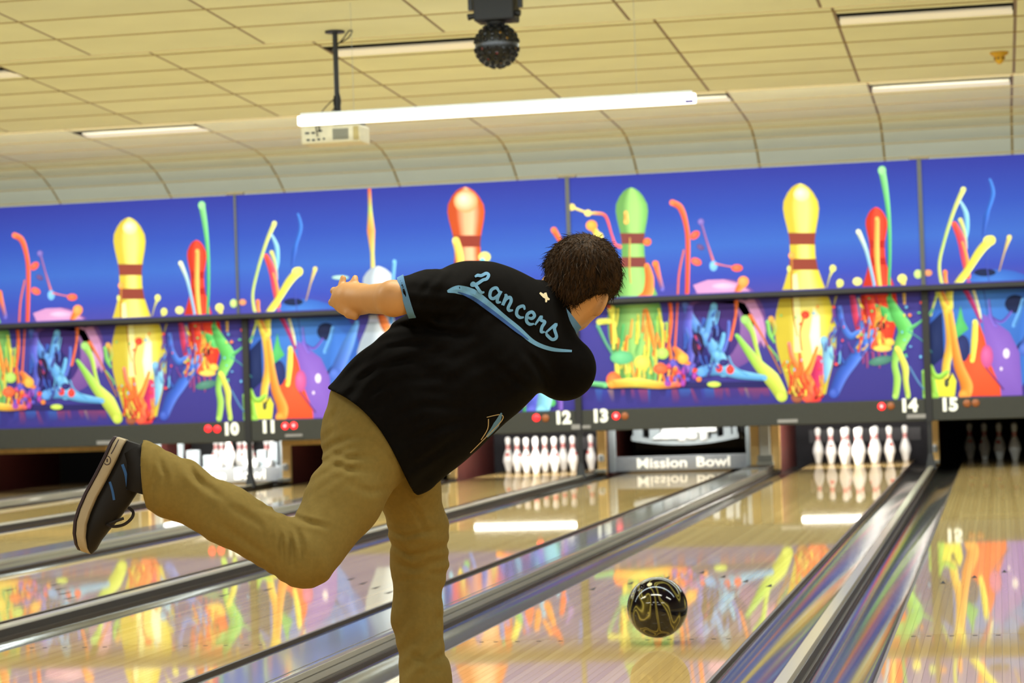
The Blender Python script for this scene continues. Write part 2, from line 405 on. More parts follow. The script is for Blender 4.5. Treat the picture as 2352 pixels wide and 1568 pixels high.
# division caps
M_cap = mat('division cap', (178, 170, 150), 0.22, var=0.06, scale=2, stretch=(4, .3, 1))
M_captop = mat('cap top', (150, 146, 138), 0.07, spec=.55, var=0.06, scale=2, stretch=(4, .3, 1))
M_capdark = mat('cap groove', (58, 50, 40), 0.4)
for n in range(8, 16):
    x = seam_x(n); wide = (n % 2 == 1)
    hw = (lane_x(n+1)-lane_x(n))/2 - LW/2 - GW
    e = empty('division_cap', (x, 0, 0))
    tag(e, ('wide ball-return cap' if wide else 'narrow division cap') + ' running between lanes %s and %s' % (NW[n], NW[n+1]), 'division cap', 'caps between the lanes')
    c = MB(); zt = .058 if wide else .042
    c.extr([(-hw, -.06), (-hw, zt-.010), (-hw+.010, zt), (hw-.010, zt), (hw-.003, zt-.010), (hw-.003, -.06)], .02, 16.6 if wide else 17.15); c.build('cap', M_captop if wide else M_cap, e, smooth=True)
    if wide:
        c = MB(); c.box(hw-.003, hw-.0, .02, 16.6, zt-.026, zt-.008); c.build('edge_strip', M_cap, e)
        c = MB(); c.box(hw-.003, hw-.0, .02, 16.6, zt-.052, zt-.031); c.build('edge_strip', M_cap, e)
        c = MB(); c.box(hw-.034, hw-.028, .02, 16.6, zt-.001, zt+.0008); c.build('groove', M_capdark, e)
        c = MB(); c.bbox(-hw+.001, hw-.001, 16.62, 17.25, -.05, zt+.010, .012); c.build('end_cover', mat('cap end', (52, 48, 46), 0.3), e)
    else:
        g = MB(); g.box(hw-.003, hw-.0, .02, 17.15, -.05, zt-.012); g.build('side_strip', M_capdark, e)
# ================================================================== mural wall
YU, YL = 16.287, 16.497              # front faces of the upper and the lower mural panels
ZT, ZR, ZB, ZBB = 2.928, 1.745, 0.678, 0.47
def rail_y(x): return 750.5 + (x)*(653.0 - 750.5)/2352.0     # image line of the rail, used to split the artwork
class Art:
    """flat print: layered coloured facets, authored from the photograph and laid on the two panel planes"""
    def __init__(s): s.up = []; s.lo = []; s.k = 0
    def poly(s, pts, cols):
        s.k += 1
        # clip against rail
        for sign, out in ((1, s.up), (-1, s.lo)):
            res = []; n = len(pts)
            for i in range(n):
                a, b = pts[i], pts[(i+1) % n]; ca, cb_ = cols[i], cols[(i+1) % n]
                da = (rail_y(a[0]) - a[1])*sign; db = (rail_y(b[0]) - b[1])*sign
                if da >= 0: res.append((a, ca))
                if (da >= 0) != (db >= 0):
                    t = da/(da-db); res.append(((a[0]+(b[0]-a[0])*t, a[1]+(b[1]-a[1])*t), tuple(ca[j]+(cb_[j]-ca[j])*t for j in range(3))))
            if len(res) >= 3: out.append((res, s.k))
    def stroke(s, pts, wid, cols, seg=6):
        """tapered ribbon with round ends; pts in px, wid a list, cols a list of rgb"""
        P = [np.array(q, float) for q in pts]; n = len(P)
        if not hasattr(wid, '__len__'): wid = [wid]*n
        if not isinstance(cols[0], (tuple, list)): cols = [cols]
        # catmull-rom
        C = []; Wd = []
        for i in range(n-1):
            p0, p1, p2, p3 = P[max(i-1, 0)], P[i], P[i+1], P[min(i+2, n-1)]
            for k in range(seg + (1 if i == n-2 else 0)):
                t = k/seg
                C.append(.5*((2*p1)+(-p0+p2)*t+(2*p0-5*p1+4*p2-p3)*t*t+(-p0+3*p1-3*p2+p3)*t**3))
                u = i + t; j = min(int(u), n-2); fr = u-j
                Wd.append(wid[j]*(1-fr)+wid[j+1]*fr)
        m = len(C)
        def cc(i):
            u = i/(m-1)*(len(cols)-1); j = min(int(u), max(len(cols)-2, 0)); fr = u-j
            a, b = cols[j], cols[min(j+1, len(cols)-1)]
            return tuple(a[q]*(1-fr)+b[q]*fr for q in range(3))
        Ls, Rs = [], []
        for i in range(m):
            t = C[min(i+1, m-1)] - C[max(i-1, 0)]; t = t/(np.linalg.norm(t)+1e-9); nn = np.array([-t[1], t[0]])
            Ls.append(C[i]+nn*Wd[i]/2); Rs.append(C[i]-nn*Wd[i]/2)
        hi = lambda c: tuple(min(255, v*1.0+34) for v in c); lo = lambda c: tuple(v*.78 for v in c)
        kk = s.k + 1
        for i in range(m-1):
            s.k = kk
            s.poly([Ls[i], C[i], C[i+1], Ls[i+1]], [lo(cc(i)), cc(i), cc(i+1), lo(cc(i+1))]); s.k = kk
            s.poly([C[i], Rs[i], Rs[i+1], C[i+1]], [cc(i), hi(cc(i)), hi(cc(i+1)), cc(i+1)])
        for i in (0, m-1): s.blob(C[i], Wd[i]/2, Wd[i]/2, cc(i), n=10)
    def blob(s, c, rx, ry, col, n=16, col2=None, hx=-.25, hy=-.3, rot=0):
        col2 = col2 or tuple(min(255, v+28) for v in col)
        kk = s.k + 1; cr, sr = math.cos(rot), math.sin(rot)
        R = [(c[0]+rx*math.cos(2*math.pi*k/n)*cr-ry*math.sin(2*math.pi*k/n)*sr, c[1]+rx*math.cos(2*math.pi*k/n)*sr+ry*math.sin(2*math.pi*k/n)*cr) for k in range(n)]
        hc = (c[0]+hx*rx, c[1]+hy*ry)
        for k in range(n):
            s.k = kk; s.poly([hc, R[k], R[(k+1) % n]], [col2, col, col])
    def shape(s, pts, col, cols=None):
        c = (sum(q[0] for q in pts)/len(pts), sum(q[1] for q in pts)/len(pts)); n = len(pts); kk = s.k+1
        cols = cols or [col]*n
        for i in range(n):
            s.k = kk; s.poly([c, pts[i], pts[(i+1) % n]], [tuple(min(255, v+14) for v in col), cols[i], cols[(i+1) % n]])
    def pin(s, cx_, top, bot, belly, col, hi, band, sh=None, lean=0.035):
        prof = [(0, .02), (.006, .14), (.02, .28), (.045, .42), (.085, .56), (.12, .585), (.16, .55), (.22, .46), (.27, .41), (.34, .41), (.40, .47), (.47, .62), (.55, .82), (.62, .95), (.69, 1.0), (.77, .97), (.86, .84), (.94, .68), (1.0, .58)]
        sh = sh or tuple(v*.8 for v in col); hgt = bot-top; kk = s.k+1
        U = [-1, -.55, -.1, .35, .75, 1]
        def colr(u, t):
            k = max(0, 1-abs(u-.15)/.55)
            base = tuple(col[j]*(1-k)+hi[j]*k for j in range(3)) if u > -.5 else sh
            if u >= 1: base = tuple(v*.9 for v in col)
            if .235 < t < .29 or .355 < t < .41: base = band
            return base
        fine = []
        for (t0, w0), (t1, w1) in zip(prof[:-1], prof[1:]):
            for q in range(7): fine.append((t0+(t1-t0)*q/7, w0+(w1-w0)*q/7))
        fine.append(prof[-1])
        for (t0, w0), (t1, w1) in zip(fine[:-1], fine[1:]):
            tm = (t0+t1)/2
            for u0, u1 in zip(U[:-1], U[1:]):
                q = []
                for (t, w_, u) in ((t0, w0, u0), (t0, w0, u1), (t1, w1, u1), (t1, w1, u0)):
                    q.append((cx_ + u*w_*belly/2 + lean*(t*hgt), top + t*hgt))
                s.k = kk
                s.poly(q, [colr(u0, tm), colr(u1, tm), colr(u1, tm), colr(u0, tm)])
    def mesh(s, which, xoff):
        polys, Y = (s.up, YU) if which else (s.lo, YL)
        me = bpy.data.meshes.new('artwork'); V = []; F = []; Cc = []
        zlo, zhi = (ZR+.012, ZT-.004) if which else (ZB+.004, ZR-.06)
        for res, k in polys:
            idx = []
            for (q, c) in res:
                w3 = atY(q[0], q[1], Y - .0006 - k*.000015)
                idx.append(len(V)); V.append((w3[0]-xoff, w3[1], min(max(w3[2], zlo), zhi))); Cc.append(c)
            F.append(idx)
        me.from_pydata(V, [], F); me.update()
        ca = me.color_attributes.new('Col', 'FLOAT_COLOR', 'CORNER')
        for p_ in me.polygons:
            for li in p_.loop_indices:
                ca.data[li].color = (*lin(Cc[me.loops[li].vertex_index]), 1)
        me.materials.append(M_print)
        return me
M_print = vcol_mat('mural print', 0.6, 0.1)

def T6(x, y): return (1250 + x/2.1343, 350 + y/2.1343)
def T5(x, y): return (x/2.489, 430 + y/2.489)
RED, ORG, YEL, LIM, GRN, LBL, BLU, PUR, PNK = (232, 70, 52), (240, 128, 56), (236, 222, 84), (176, 214, 84), (82, 178, 104), (104, 178, 236), (58, 96, 206), (122, 88, 190), (222, 140, 200)
rnd = random.Random(3)

# ---------------- artwork of the odd/even pair 13-14 (repeated on 9-10)
A = Art()
def st(pts, wid, cols, T=T6, art=None):
    wid = [w_/2.1343 for w_ in wid] if hasattr(wid, '__len__') else wid/2.1343
    (art or A).stroke([T(*q) for q in pts], wid, cols if isinstance(cols, list) else [cols])
def bl(x, y, rx, ry, c, T=T6, art=None, **k): (art or A).blob(T(x, y), rx/2.1343, ry/2.1343, c, **k)
# dark pool at the foot
for i in range(34):
    x = 180 + i*29 + rnd.uniform(-10, 10); c = rnd.choice([(74, 52, 130), (58, 66, 160), (120, 62, 110), (60, 92, 176), (140, 112, 120), (130, 62, 110), (50, 46, 110), (56, 52, 130)])
    w_ = rnd.uniform(12, 34); h_ = rnd.uniform(40, 84); y0 = 1154; dx = rnd.uniform(-16, 16); g = (58, 54, 134)
    A.poly([T6(x-w_, y0), T6(x+w_, y0), T6(x+dx+w_*.6, y0+h_), T6(x+dx-w_*.5, y0+h_)], [c, c, g, g])
A.shape([T6(*q) for q in ((190, 1138), (330, 1128), (700, 1128), (1130, 1120), (1130, 1152), (330, 1162), (190, 1156))], (40, 36, 96))
# green pin
A.pin(*T6(426, 172), T6(0, 1125)[1], 272/2.1343, (126, 188, 108), (176, 220, 136), (122, 62, 62), lean=.03)
# purple ball
bl(888, 842, 200, 222, (112, 76, 152), n=40, col2=(146, 106, 172), hx=.35, hy=-.3)
bl(832, 860, 130, 170, (66, 48, 122), n=24, col2=(74, 54, 130))
bl(800, 960, 110, 130, (44, 44, 112), n=24, col2=(50, 46, 118))
A.shape([T6(*q) for q in ((730, 650), (800, 625), (880, 622), (950, 640), (1030, 720), (1070, 800), (1086, 870), (1080, 960), (1050, 900), (1030, 820), (985, 740), (920, 690), (820, 690), (750, 700))], (196, 140, 196))
bl(880, 655, 60, 16, (214, 160, 206)); bl(1045, 870, 22, 70, (190, 136, 190))
bl(905, 710, 26, 14, (44, 34, 70)); bl(985, 712, 20, 14, (44, 34, 70))
# yellow pin
A.pin(*T6(1254, 152), T6(0, 1185)[1], 302/2.1343, (222, 204, 72), (246, 238, 168), (134, 62, 52), sh=(196, 176, 62), lean=.038)
A.shape([T6(*q) for q in ((1215, 600), (1240, 590), (1255, 760), (1262, 980), (1225, 980), (1222, 760))], (246, 240, 170))
A.shape([T6(*q) for q in ((1320, 760), (1350, 800), (1355, 960), (1320, 1020), (1300, 900))], (250, 248, 214))
A.shape([T6(*q) for q in ((1400, 840), (1430, 900), (1430, 1000), (1390, 1020), (1380, 920))], (190, 182, 96))
bl(1262, 205, 40, 36, (240, 230, 150), col2=(252, 248, 224))
# red pin
A.pin(*T6(1626, 268), T6(0, 960)[1], 182/2.1343, (228, 62, 46), (240, 84, 60), (168, 40, 36), lean=.03)
# upper strokes
st([(628, 246), (668, 272), (694, 350), (704, 450), (700, 700)], [30, 30, 24, 22, 20], [(244, 110, 70), (232, 78, 54)])
st([(684, 480), (660, 600), (652, 760), (640, 960)], [8, 10, 10, 12], (214, 96, 70))
st([(135, 268), (215, 297), (250, 298), (300, 312), (330, 400), (348, 450), (372, 462)], [14, 10, 16, 14, 10, 16, 20], [(236, 214, 130), (236, 200, 110), (232, 90, 80), (220, 90, 110), (232, 96, 96)])
bl(135, 268, 17, 17, (238, 210, 110)); bl(214, 297, 18, 16, (240, 214, 120))
st([(232, 358), (265, 412)], [30, 30], [(240, 160, 70), (242, 208, 96)]); bl(232, 358, 28, 26, (240, 150, 62)); bl(266, 412, 24, 22, (244, 214, 100))
bl(505, 438, 20, 19, (238, 104, 56))
st([(400, 295), (402, 340)], [20, 26], (222, 168, 90)); st([(420, 420), (418, 560), (424, 640)], [6, 8, 6], (196, 150, 80))
st([(503, 555), (516, 620), (506, 690), (470, 720)], [26, 44, 50, 40], [(240, 116, 56), (238, 130, 60)])
st([(545, 545), (560, 600), (580, 672)], [32, 22, 20], [(240, 112, 56), (220, 110, 90), (96, 90, 190)])
st([(768, 340), (795, 430), (832, 545)], [14, 9, 14], [(110, 90, 170), (150, 90, 150), (220, 110, 110)])
bl(768, 340, 16, 16, (112, 92, 176)); bl(738, 405, 27, 18, (232, 84, 66), rot=-.7); bl(766, 464, 20, 13, (90, 62, 120), rot=.5)
bl(830, 556, 20, 26, (110, 170, 234)); st([(838, 545), (890, 556), (945, 565)], [10, 6, 10], (214, 110, 120)); bl(945, 566, 28, 18, (236, 92, 66)); bl(745, 535, 27, 18, (236, 92, 72), rot=.4)
st([(976, 640), (945, 690), (938, 800), (912, 918)], [44, 26, 12, 14], [(242, 130, 60), (234, 96, 60)]); bl(976, 632, 27, 26, (244, 142, 74))
st([(1415, 570), (1398, 612), (1385, 660)], [20, 8, 6], [(214, 214, 110), (150, 140, 110)]); bl(1415, 568, 16, 18, (216, 214, 110))
st([(1450, 640), (1432, 700), (1418, 755)], [24, 12, 6], [(206, 206, 104), (160, 140, 90)]); bl(1450, 640, 18, 20, (214, 212, 110))
st([(1213, 505), (1214, 600), (1218, 760), (1240, 900)], [10, 8, 7, 6], (176, 110, 50)); bl(1213, 505, 16, 17, (240, 150, 70)); bl(1200, 570, 10, 16, (206, 206, 100))
bl(1280, 796, 21, 20, (224, 66, 48)); st([(1272, 812), (1254, 880), (1262, 970)], [10, 7, 7], (190, 90, 50))
st([(1540, 388), (1575, 470), (1598, 560), (1618, 650)], [24, 18, 15, 14], [(222, 224, 190), (140, 190, 230), (120, 170, 226)])
st([(1632, 325), (1630, 480), (1636, 580), (1648, 672)], [22, 26, 22, 18], [(238, 166, 84), (236, 190, 96)])
st([(1655, 86), (1674, 190), (1690, 330), (1694, 500), (1690, 640), (1700, 750)], [36, 28, 18, 15, 15, 20], [(130, 206, 140), (84, 182, 112), (60, 150, 90)])
bl(1656, 88, 20, 22, (140, 214, 150))
bl(1535, 632, 23, 20, (230, 220, 130)); bl(1755, 618, 23, 22, (232, 222, 120)); st([(1757, 625), (1762, 670), (1766, 740)], [30, 18, 12], [(226, 214, 110), (222, 170, 90)]); bl(1832, 596, 20, 22, (176, 200, 120)); bl(1882, 590, 20, 16, (206, 130, 90))
# lower strokes
st([(1600, 755), (1660, 778), (1700, 800)], [40, 46, 60], [(70, 176, 92), (92, 190, 104)])
st([(1690, 715), (1725, 790), (1770, 868), (1745, 940), (1718, 1030), (1730, 1110), (1722, 1195)], [26, 60, 74, 56, 30, 34, 30], [(86, 182, 100), (104, 196, 100), (150, 206, 96), (166, 214, 96)])
st([(1730, 960), (1768, 1050), (1772, 1120), (1784, 1195)], [24, 34, 26, 24], [(236, 220, 96), (186, 216, 96)])
st([(1785, 868), (1830, 840), (1880, 800), (1905, 770)], [26, 12, 10, 14], [(96, 190, 110), (90, 160, 130)])
st([(1862, 1075), (1868, 1195)], [24, 26], (150, 210, 96)); st([(1790, 880), (1850, 920), (1900, 980)], [8, 6, 5], (70, 140, 150))
st([(1790, 1050), (1830, 1120), (1860, 1160)], [8, 10, 6], (84, 130, 190))
st([(1510, 700), (1530, 800), (1560, 900), (1580, 950)], [26, 40, 44, 26], [(190, 60, 120), (228, 66, 60)])
st([(1590, 700), (1604, 820), (1612, 950)], [44, 60, 30], [(230, 66, 52), (234, 84, 50)])
st([(1640, 790), (1632, 860), (1655, 930)], [22, 30, 40], [(236, 150, 64), (238, 206, 86)]); bl(1690, 930, 26, 20, (240, 190, 80)); bl(1650, 850, 22, 26, (70, 36, 40)); bl(1658, 960, 46, 16, (236, 196, 90))
for x in (1560, 1580, 1610, 1640, 1670): st([(x, 980), (x+4, 1020+rnd.uniform(0, 40))], [16, 8], (140, 60, 120))
bl(1650, 1020, 60, 22, (70, 120, 110), rot=-.2)
st([(1612, 885), (1570, 930), (1520, 1010), (1460, 1090), (1420, 1180)], [40, 66, 56, 60, 50], [(90, 140, 236), (66, 106, 216), (58, 84, 190)])
st([(1450, 760), (1462, 840), (1500, 900), (1545, 880)], [22, 26, 34, 26], [(70, 100, 200), (70, 120, 226)])
st([(1540, 715), (1552, 800), (1566, 880)], [16, 22, 30], [(110, 150, 220), (84, 130, 230)]); st([(1600, 880), (1575, 900)], [26, 34], (104, 150, 240))
st([(1372, 920), (1392, 980), (1380, 1060), (1366, 1120)], [40, 56, 48, 30], [(120, 176, 226), (140, 196, 240), (96, 150, 226)])
st([(1345, 1010), (1336, 1100), (1322, 1195)], [40, 66, 80], [(214, 56, 96), (206, 52, 110), (226, 62, 60)])
st([(1200, 935), (1218, 1010), (1262, 1080), (1300, 1130)], [16, 26, 40, 50], [(240, 120, 120), (240, 130, 60), (240, 150, 70)])
st([(1338, 955), (1310, 1040), (1280, 1100)], [16, 24, 40], [(242, 150, 70), (240, 130, 56)]); st([(1252, 985), (1262, 1060)], [14, 26], (238, 110, 60))
st([(1245, 1080), (1250, 1140), (1240, 1200)], [50, 66, 60], [(226, 104, 50), (150, 80, 56)]); st([(1290, 1110), (1292, 1200)], [50, 56], [(240, 120, 60), (228, 84, 60)])
st([(985, 818), (1020, 880), (1040, 960), (1060, 1040)], [44, 24, 18, 26], [(150, 204, 110), (176, 214, 90), (190, 216, 90)])
st([(944, 896), (990, 960), (1050, 1040), (1115, 1110), (1165, 1195)], [18, 34, 52, 74, 56], [(130, 200, 90), (160, 212, 90), (206, 224, 96), (190, 206, 80)])
st([(1010, 800), (1070, 900), (1120, 1000), (1160, 1080)], [20, 9, 8, 8], [(226, 110, 60), (150, 104, 60)])
st([(1112, 815), (1128, 860), (1120, 900)], [30, 24, 12], [(210, 150, 70), (110, 180, 90)]); st([(1095, 830), (1105, 890), (1128, 930)], [18, 20, 10], (120, 190, 96)); st([(1100, 950), (1140, 1000), (1145, 1020)], [8, 8, 6], (130, 190, 90))
st([(690, 745), (730, 830), (800, 920), (862, 1010), (880, 1070)], [30, 46, 50, 60, 60], [(84, 110, 210), (96, 160, 236), (120, 186, 240)])
st([(832, 752), (816, 830), (800, 900)], [34, 44, 44], [(110, 180, 240), (96, 150, 236)]); st([(880, 890), (868, 940), (850, 990)], [18, 24, 40], (104, 174, 238)); st([(905, 830), (900, 900), (880, 970)], [14, 18, 20], (84, 104, 206))
st([(715, 760), (700, 860), (720, 960), (700, 1040)], [30, 46, 40, 50], [(96, 80, 190), (80, 96, 206), (90, 80, 180)])
bl(752, 940, 30, 60, (40, 24, 60)); st([(740, 900), (760, 960)], [10, 10], (190, 60, 110))
st([(770, 1075), (860, 1062), (960, 1088), (1080, 1105)], [50, 60, 44, 26], [(90, 150, 230), (110, 180, 240), (96, 164, 234)])
bl(858, 1058, 17, 20, (232, 60, 52)); bl(912, 1064, 20, 22, (232, 60, 52)); bl(880, 1030, 24, 18, (40, 40, 110))
st([(905, 1000), (930, 1050), (1000, 1090)], [8, 10, 10], (90, 160, 220))
# clutter of paint around the green pin's foot
for i in range(70):
    x = rnd.uniform(320, 690); y = rnd.uniform(760, 1080); c = rnd.choice([YEL, YEL, LIM, GRN, ORG, (220, 206, 90), (120, 190, 110), (240, 176, 80)] if x < 620 else [ORG, RED, PUR, YEL, (150, 70, 170)])
    dx = rnd.uniform(-26, 26); st([(x, y), (x+dx*.4, y+rnd.uniform(30, 60)), (x+dx, min(1130, y+rnd.uniform(80, 130)))], [rnd.uniform(7, 12), rnd.uniform(8, 16), rnd.uniform(10, 20)], [c, tuple(v*.9 for v in c)])
st([(330, 770), (338, 840), (340, 960)], [40, 14, 12], (232, 222, 90)); st([(270, 830), (320, 826)], [30, 26], (226, 226, 100)); st([(262, 850), (300, 930), (330, 980)], [16, 14, 12], (90, 160, 130))
st([(320, 760), (300, 720)], [16, 16], (226, 90, 60)); st([(500, 770), (520, 860), (540, 960)], [14, 26, 14], (240, 140, 60)); st([(615, 720), (622, 830), (605, 960)], [20, 16, 14], (238, 100, 56)); st([(640, 960), (680, 1010)], [24, 56], [(240, 110, 60), (242, 170, 70)])
bl(380, 1005, 56, 34, (96, 180, 130)); bl(480, 1030, 40, 34, (236, 206, 90)); bl(580, 985, 30, 28, (170, 206, 100)); bl(570, 1060, 36, 26, (230, 96, 60)); bl(340, 1115, 36, 40, (240, 110, 60))
st([(220, 1130), (300, 1140)], [20, 26], (110, 190, 130)); st([(330, 1135), (450, 1128), (560, 1140), (660, 1138)], [40, 46, 36, 24], [(240, 150, 60), (238, 214, 90), (240, 176, 70), (214, 90, 90)])
for i in range(24):
    x = rnd.uniform(600, 770); y = rnd.uniform(1030, 1130); c = rnd.choice([PUR, (150, 60, 170), RED, (90, 80, 190), ORG, (200, 70, 120)]); bl(x, y, rnd.uniform(8, 18), rnd.uniform(8, 20), c)
bl(832, 1136, 34, 14, (190, 214, 90))
for (xa, xb, ya, yb, n_, pal) in ((1180, 1370, 1010, 1180, 26, [ORG, (240, 170, 80), RED, (214, 60, 110), YEL]), (1380, 1600, 760, 1010, 26, [BLU, LBL, (80, 70, 180), (120, 60, 150)]), (1540, 1720, 700, 960, 22, [RED, ORG, (200, 50, 90), (240, 190, 80)]), (680, 860, 740, 1080, 26, [BLU, LBL, (70, 60, 160), (40, 36, 100), (90, 120, 220)])):
    for i in range(n_):
        x, y = rnd.uniform(xa, xb), rnd.uniform(ya, yb); c = rnd.choice(pal); dx = rnd.uniform(-24, 24); ln = rnd.uniform(24, 70)
        st([(x, y), (x+dx*.3, y+ln*.5), (x+dx, min(1190, y+ln))], [rnd.uniform(4, 9), rnd.uniform(5, 12), rnd.uniform(7, 16)], [c, tuple(v*.85 for v in c)])
for i in range(40):
    x, y = rnd.uniform(1130, 1860), rnd.uniform(690, 1100); bl(x, y, rnd.uniform(3, 9), rnd.uniform(3, 9), rnd.choice([YEL, ORG, GRN, LBL, RED]), n=8)

# ---------------- artwork of pair 11-12 (repeated on 15-16): left half read from 15-16, shifted to 11-12
Bt = Art()
xo_l, xo_r = 0, 0
SH = 2*0
def toB(x, y):
    """crop-6 reading on panel 15-16 -> image position of the same print on panel 11-12"""
    px, py = T6(x, y)
    up = py < rail_y(px); Y = YU if up else YL
    w3 = atY(px, py, Y); w3[0] -= 2*PAIR
    d = w3 - CAM; z = d @ CF
    qx, qy = W/2 + FPX*(d @ CR)/z, H/2 - FPX*(d @ CU)/z
    if up: qy = min(qy, rail_y(qx) - 0.01)
    else: qy = max(qy, rail_y(qx) + 0.01)
    return (qx, qy)
def sb(pts, wid, cols): 
    k = 2.1343*1.12
    wid = [w_/k for w_ in wid] if hasattr(wid, '__len__') else wid/k
    Bt.stroke([toB(*q) for q in pts], wid, cols if isinstance(cols, list) else [cols])
def bb(x, y, rx, ry, c, **kk): Bt.blob(toB(x, y), rx/2.39, ry/2.39, c, **kk)
bb(2190, 838, 300, 280, (52, 92, 186), n=44, col2=(74, 130, 220), hx=-.2, hy=-.6)
Bt.shape([toB(*q) for q in ((1890, 840), (1950, 780), (1960, 1000), (1890, 1060))], (28, 40, 90))
bb(2160, 588, 54, 20, (26, 36, 70), col2=(30, 40, 80)); bb(2308, 742, 50, 48, (30, 40, 80), col2=(36, 44, 86))
Bt.shape([toB(*q) for q in ((2352, 700), (2420, 760), (2440, 900), (2400, 1060), (2340, 1150), (2330, 900))], (60, 110, 206))
sb([(2395, 880), (2320, 960), (2300, 1080), (2330, 1195)], [10, 16, 14, 10], (24, 30, 70))
sb([(2055, 180), (2010, 280), (1962, 430), (1936, 560), (1926, 690)], [26, 18, 15, 15, 18], [(222, 226, 130), (176, 200, 110), (206, 212, 110)])
sb([(2040, 240), (2068, 300), (2072, 380), (2060, 440)], [12, 24, 22, 14], [(150, 200, 236), (96, 176, 236)]); sb([(2040, 330), (2062, 400), (2070, 470)], [22, 16, 12], [(206, 200, 110), (150, 180, 180)])
sb([(2185, 132), (2200, 200), (2176, 285), (2166, 320), (2150, 410)], [12, 20, 16, 26, 6], [(60, 120, 220), (52, 108, 214), (40, 70, 170)])
sb([(2010, 350), (2044, 430), (2060, 520), (2078, 610)], [26, 40, 34, 26], [(232, 76, 56), (214, 64, 110), (226, 96, 80)]); sb([(2050, 440), (2072, 520), (2076, 600)], [10, 16, 16], (240, 150, 70))
sb([(2190, 428), (2140, 478), (2080, 570), (2022, 660), (1990, 760)], [46, 42, 34, 40, 30], [(240, 232, 96), (232, 222, 84), (240, 230, 100)]); bb(2182, 432, 30, 26, (240, 232, 100))
sb([(2280, 415), (2255, 490), (2230, 580)], [24, 9, 7], [(226, 206, 110), (150, 120, 110)]); sb([(2172, 480), (2170, 560), (2176, 800)], [6, 5, 5], (56, 70, 170))
sb([(1965, 585), (1970, 640), (1972, 740)], [22, 18, 24], [(236, 120, 60), (238, 160, 80)])
# lower half
sb([(1926, 670), (1950, 730), (1978, 800), (1990, 930), (1972, 1030), (1960, 1110), (1905, 1195)], [18, 22, 40, 44, 40, 40, 60], [(226, 222, 90), (238, 206, 80), (240, 170, 70), (238, 200, 80), (206, 220, 80)])
sb([(1926, 690), (1905, 760), (1895, 800)], [14, 10, 8], (196, 210, 100))
Bt.shape([toB(*q) for q in ((2040, 750), (2030, 800), (2000, 900), (2010, 920), (2080, 865), (2056, 820))], (82, 178, 104))
Bt.shape([toB(*q) for q in ((2148, 790), (2210, 830), (2280, 880), (2330, 980), (2345, 1195), (2200, 1195), (2160, 960))], (128, 92, 196))
Bt.shape([toB(*q) for q in ((2130, 830), (2156, 900), (2190, 1040), (2236, 1150), (2240, 1196), (2050, 1196), (2010, 1010), (2056, 1020), (2110, 960))], (236, 84, 50))
bb(2050, 960, 36, 70, (44, 50, 104), col2=(50, 60, 120)); sb([(2112, 830), (2108, 920), (2098, 1020)], [26, 32, 22], (238, 222, 90))
sb([(1990, 780), (2010, 920), (2030, 1040), (2070, 1140), (2060, 1190)], [26, 30, 50, 60, 60], [(240, 170, 70), (240, 140, 60), (240, 150, 60)])
sb([(2080, 640), (2100, 740), (2140, 830)], [26, 22, 14], [(206, 60, 120), (160, 50, 130)]); sb([(2105, 680), (2128, 760), (2140, 810)], [16, 14, 8], (230, 226, 180)); 
sb([(2290, 780), (2240, 830), (2180, 800)], [10, 14, 16], (104, 76, 190)); sb([(2300, 850), (2330, 780), (2345, 720)], [18, 20, 16], (90, 150, 230)); sb([(2215, 850), (2190, 800), (2180, 720)], [18, 12, 8], (110, 90, 200))
Bt.shape([toB(*q) for q in ((1893, 1050), (1930, 1090), (1975, 1140), (2000, 1080), (2020, 1120), (2012, 1197), (1893, 1197))], (232, 224, 70))
sb([(1893, 1050), (1912, 1090), (1940, 1100), (1975, 1075)], [26, 26, 30, 22], (150, 206, 80)); sb([(1900, 1110), (1910, 1195)], [30, 50], (150, 206, 80)); bb(1972, 1130, 12, 22, (70, 70, 60))
bb(2265, 985, 16, 26, (240, 220, 246)); bb(2240, 1060, 7, 10, (230, 214, 250)); sb([(2160, 1050), (2210, 1110), (2250, 1160)], [6, 8, 8], (90, 40, 110)); bb(2170, 1000, 30, 60, (196, 84, 150))
# right half, read directly on 11-12
Bt.stroke([(848, 430), (850, 480), (852, 530), (855, 580), (857, 632)], [7, 9, 18, 9, 10], [(232, 80, 60), (176, 200, 110), (238, 150, 80), (200, 190, 110), (226, 206, 120)])
Bt.pin(868, 611, 925, 128, (196, 210, 236), (226, 234, 246), (186, 190, 220), lean=.07)
Bt.stroke([(872, 716), (884, 745), (892, 760)], [14, 22, 18], [(236, 110, 60), (240, 150, 90)]); Bt.stroke([(906, 600), (903, 640), (898, 740)], [9, 8, 10], [(110, 176, 236), (90, 150, 226)]); Bt.blob((782, 637), 20, 5, (150, 190, 190))
Bt.stroke([(820, 740), (800, 790), (770, 860)], [10, 26, 30], [(90, 150, 226), (84, 130, 220), (70, 100, 200)])
Bt.pin(1068, 429, 905, 146, (226, 92, 46), (250, 236, 210), (136, 56, 46), lean=.04)
Bt.blob((1070, 462), 28, 26, (236, 150, 96), col2=(252, 240, 220))
Bt.stroke([(1047, 552), (1056, 590), (1058, 640)], [17, 18, 16], [(244, 206, 100), (240, 190, 90)]); Bt.blob((1113, 590), 14, 12, (226, 224, 120)); Bt.stroke([(1108, 598), (1100, 640)], [12, 10], (96, 176, 230))
Bt.stroke([(1272, 528), (1284, 548), (1300, 575)], [14, 11, 10], [(240, 110, 60), (236, 96, 60)])
for i in range(60):
    x = rnd.uniform(960, 1325); y = rnd.uniform(730, 925); c = rnd.choice([LBL, BLU, PUR, YEL, ORG, RED, GRN]); Bt.stroke([(x, y), (x+rnd.uniform(-16, 16), y+rnd.uniform(20, 60))], [rnd.uniform(6, 14), rnd.uniform(8, 20)], c)
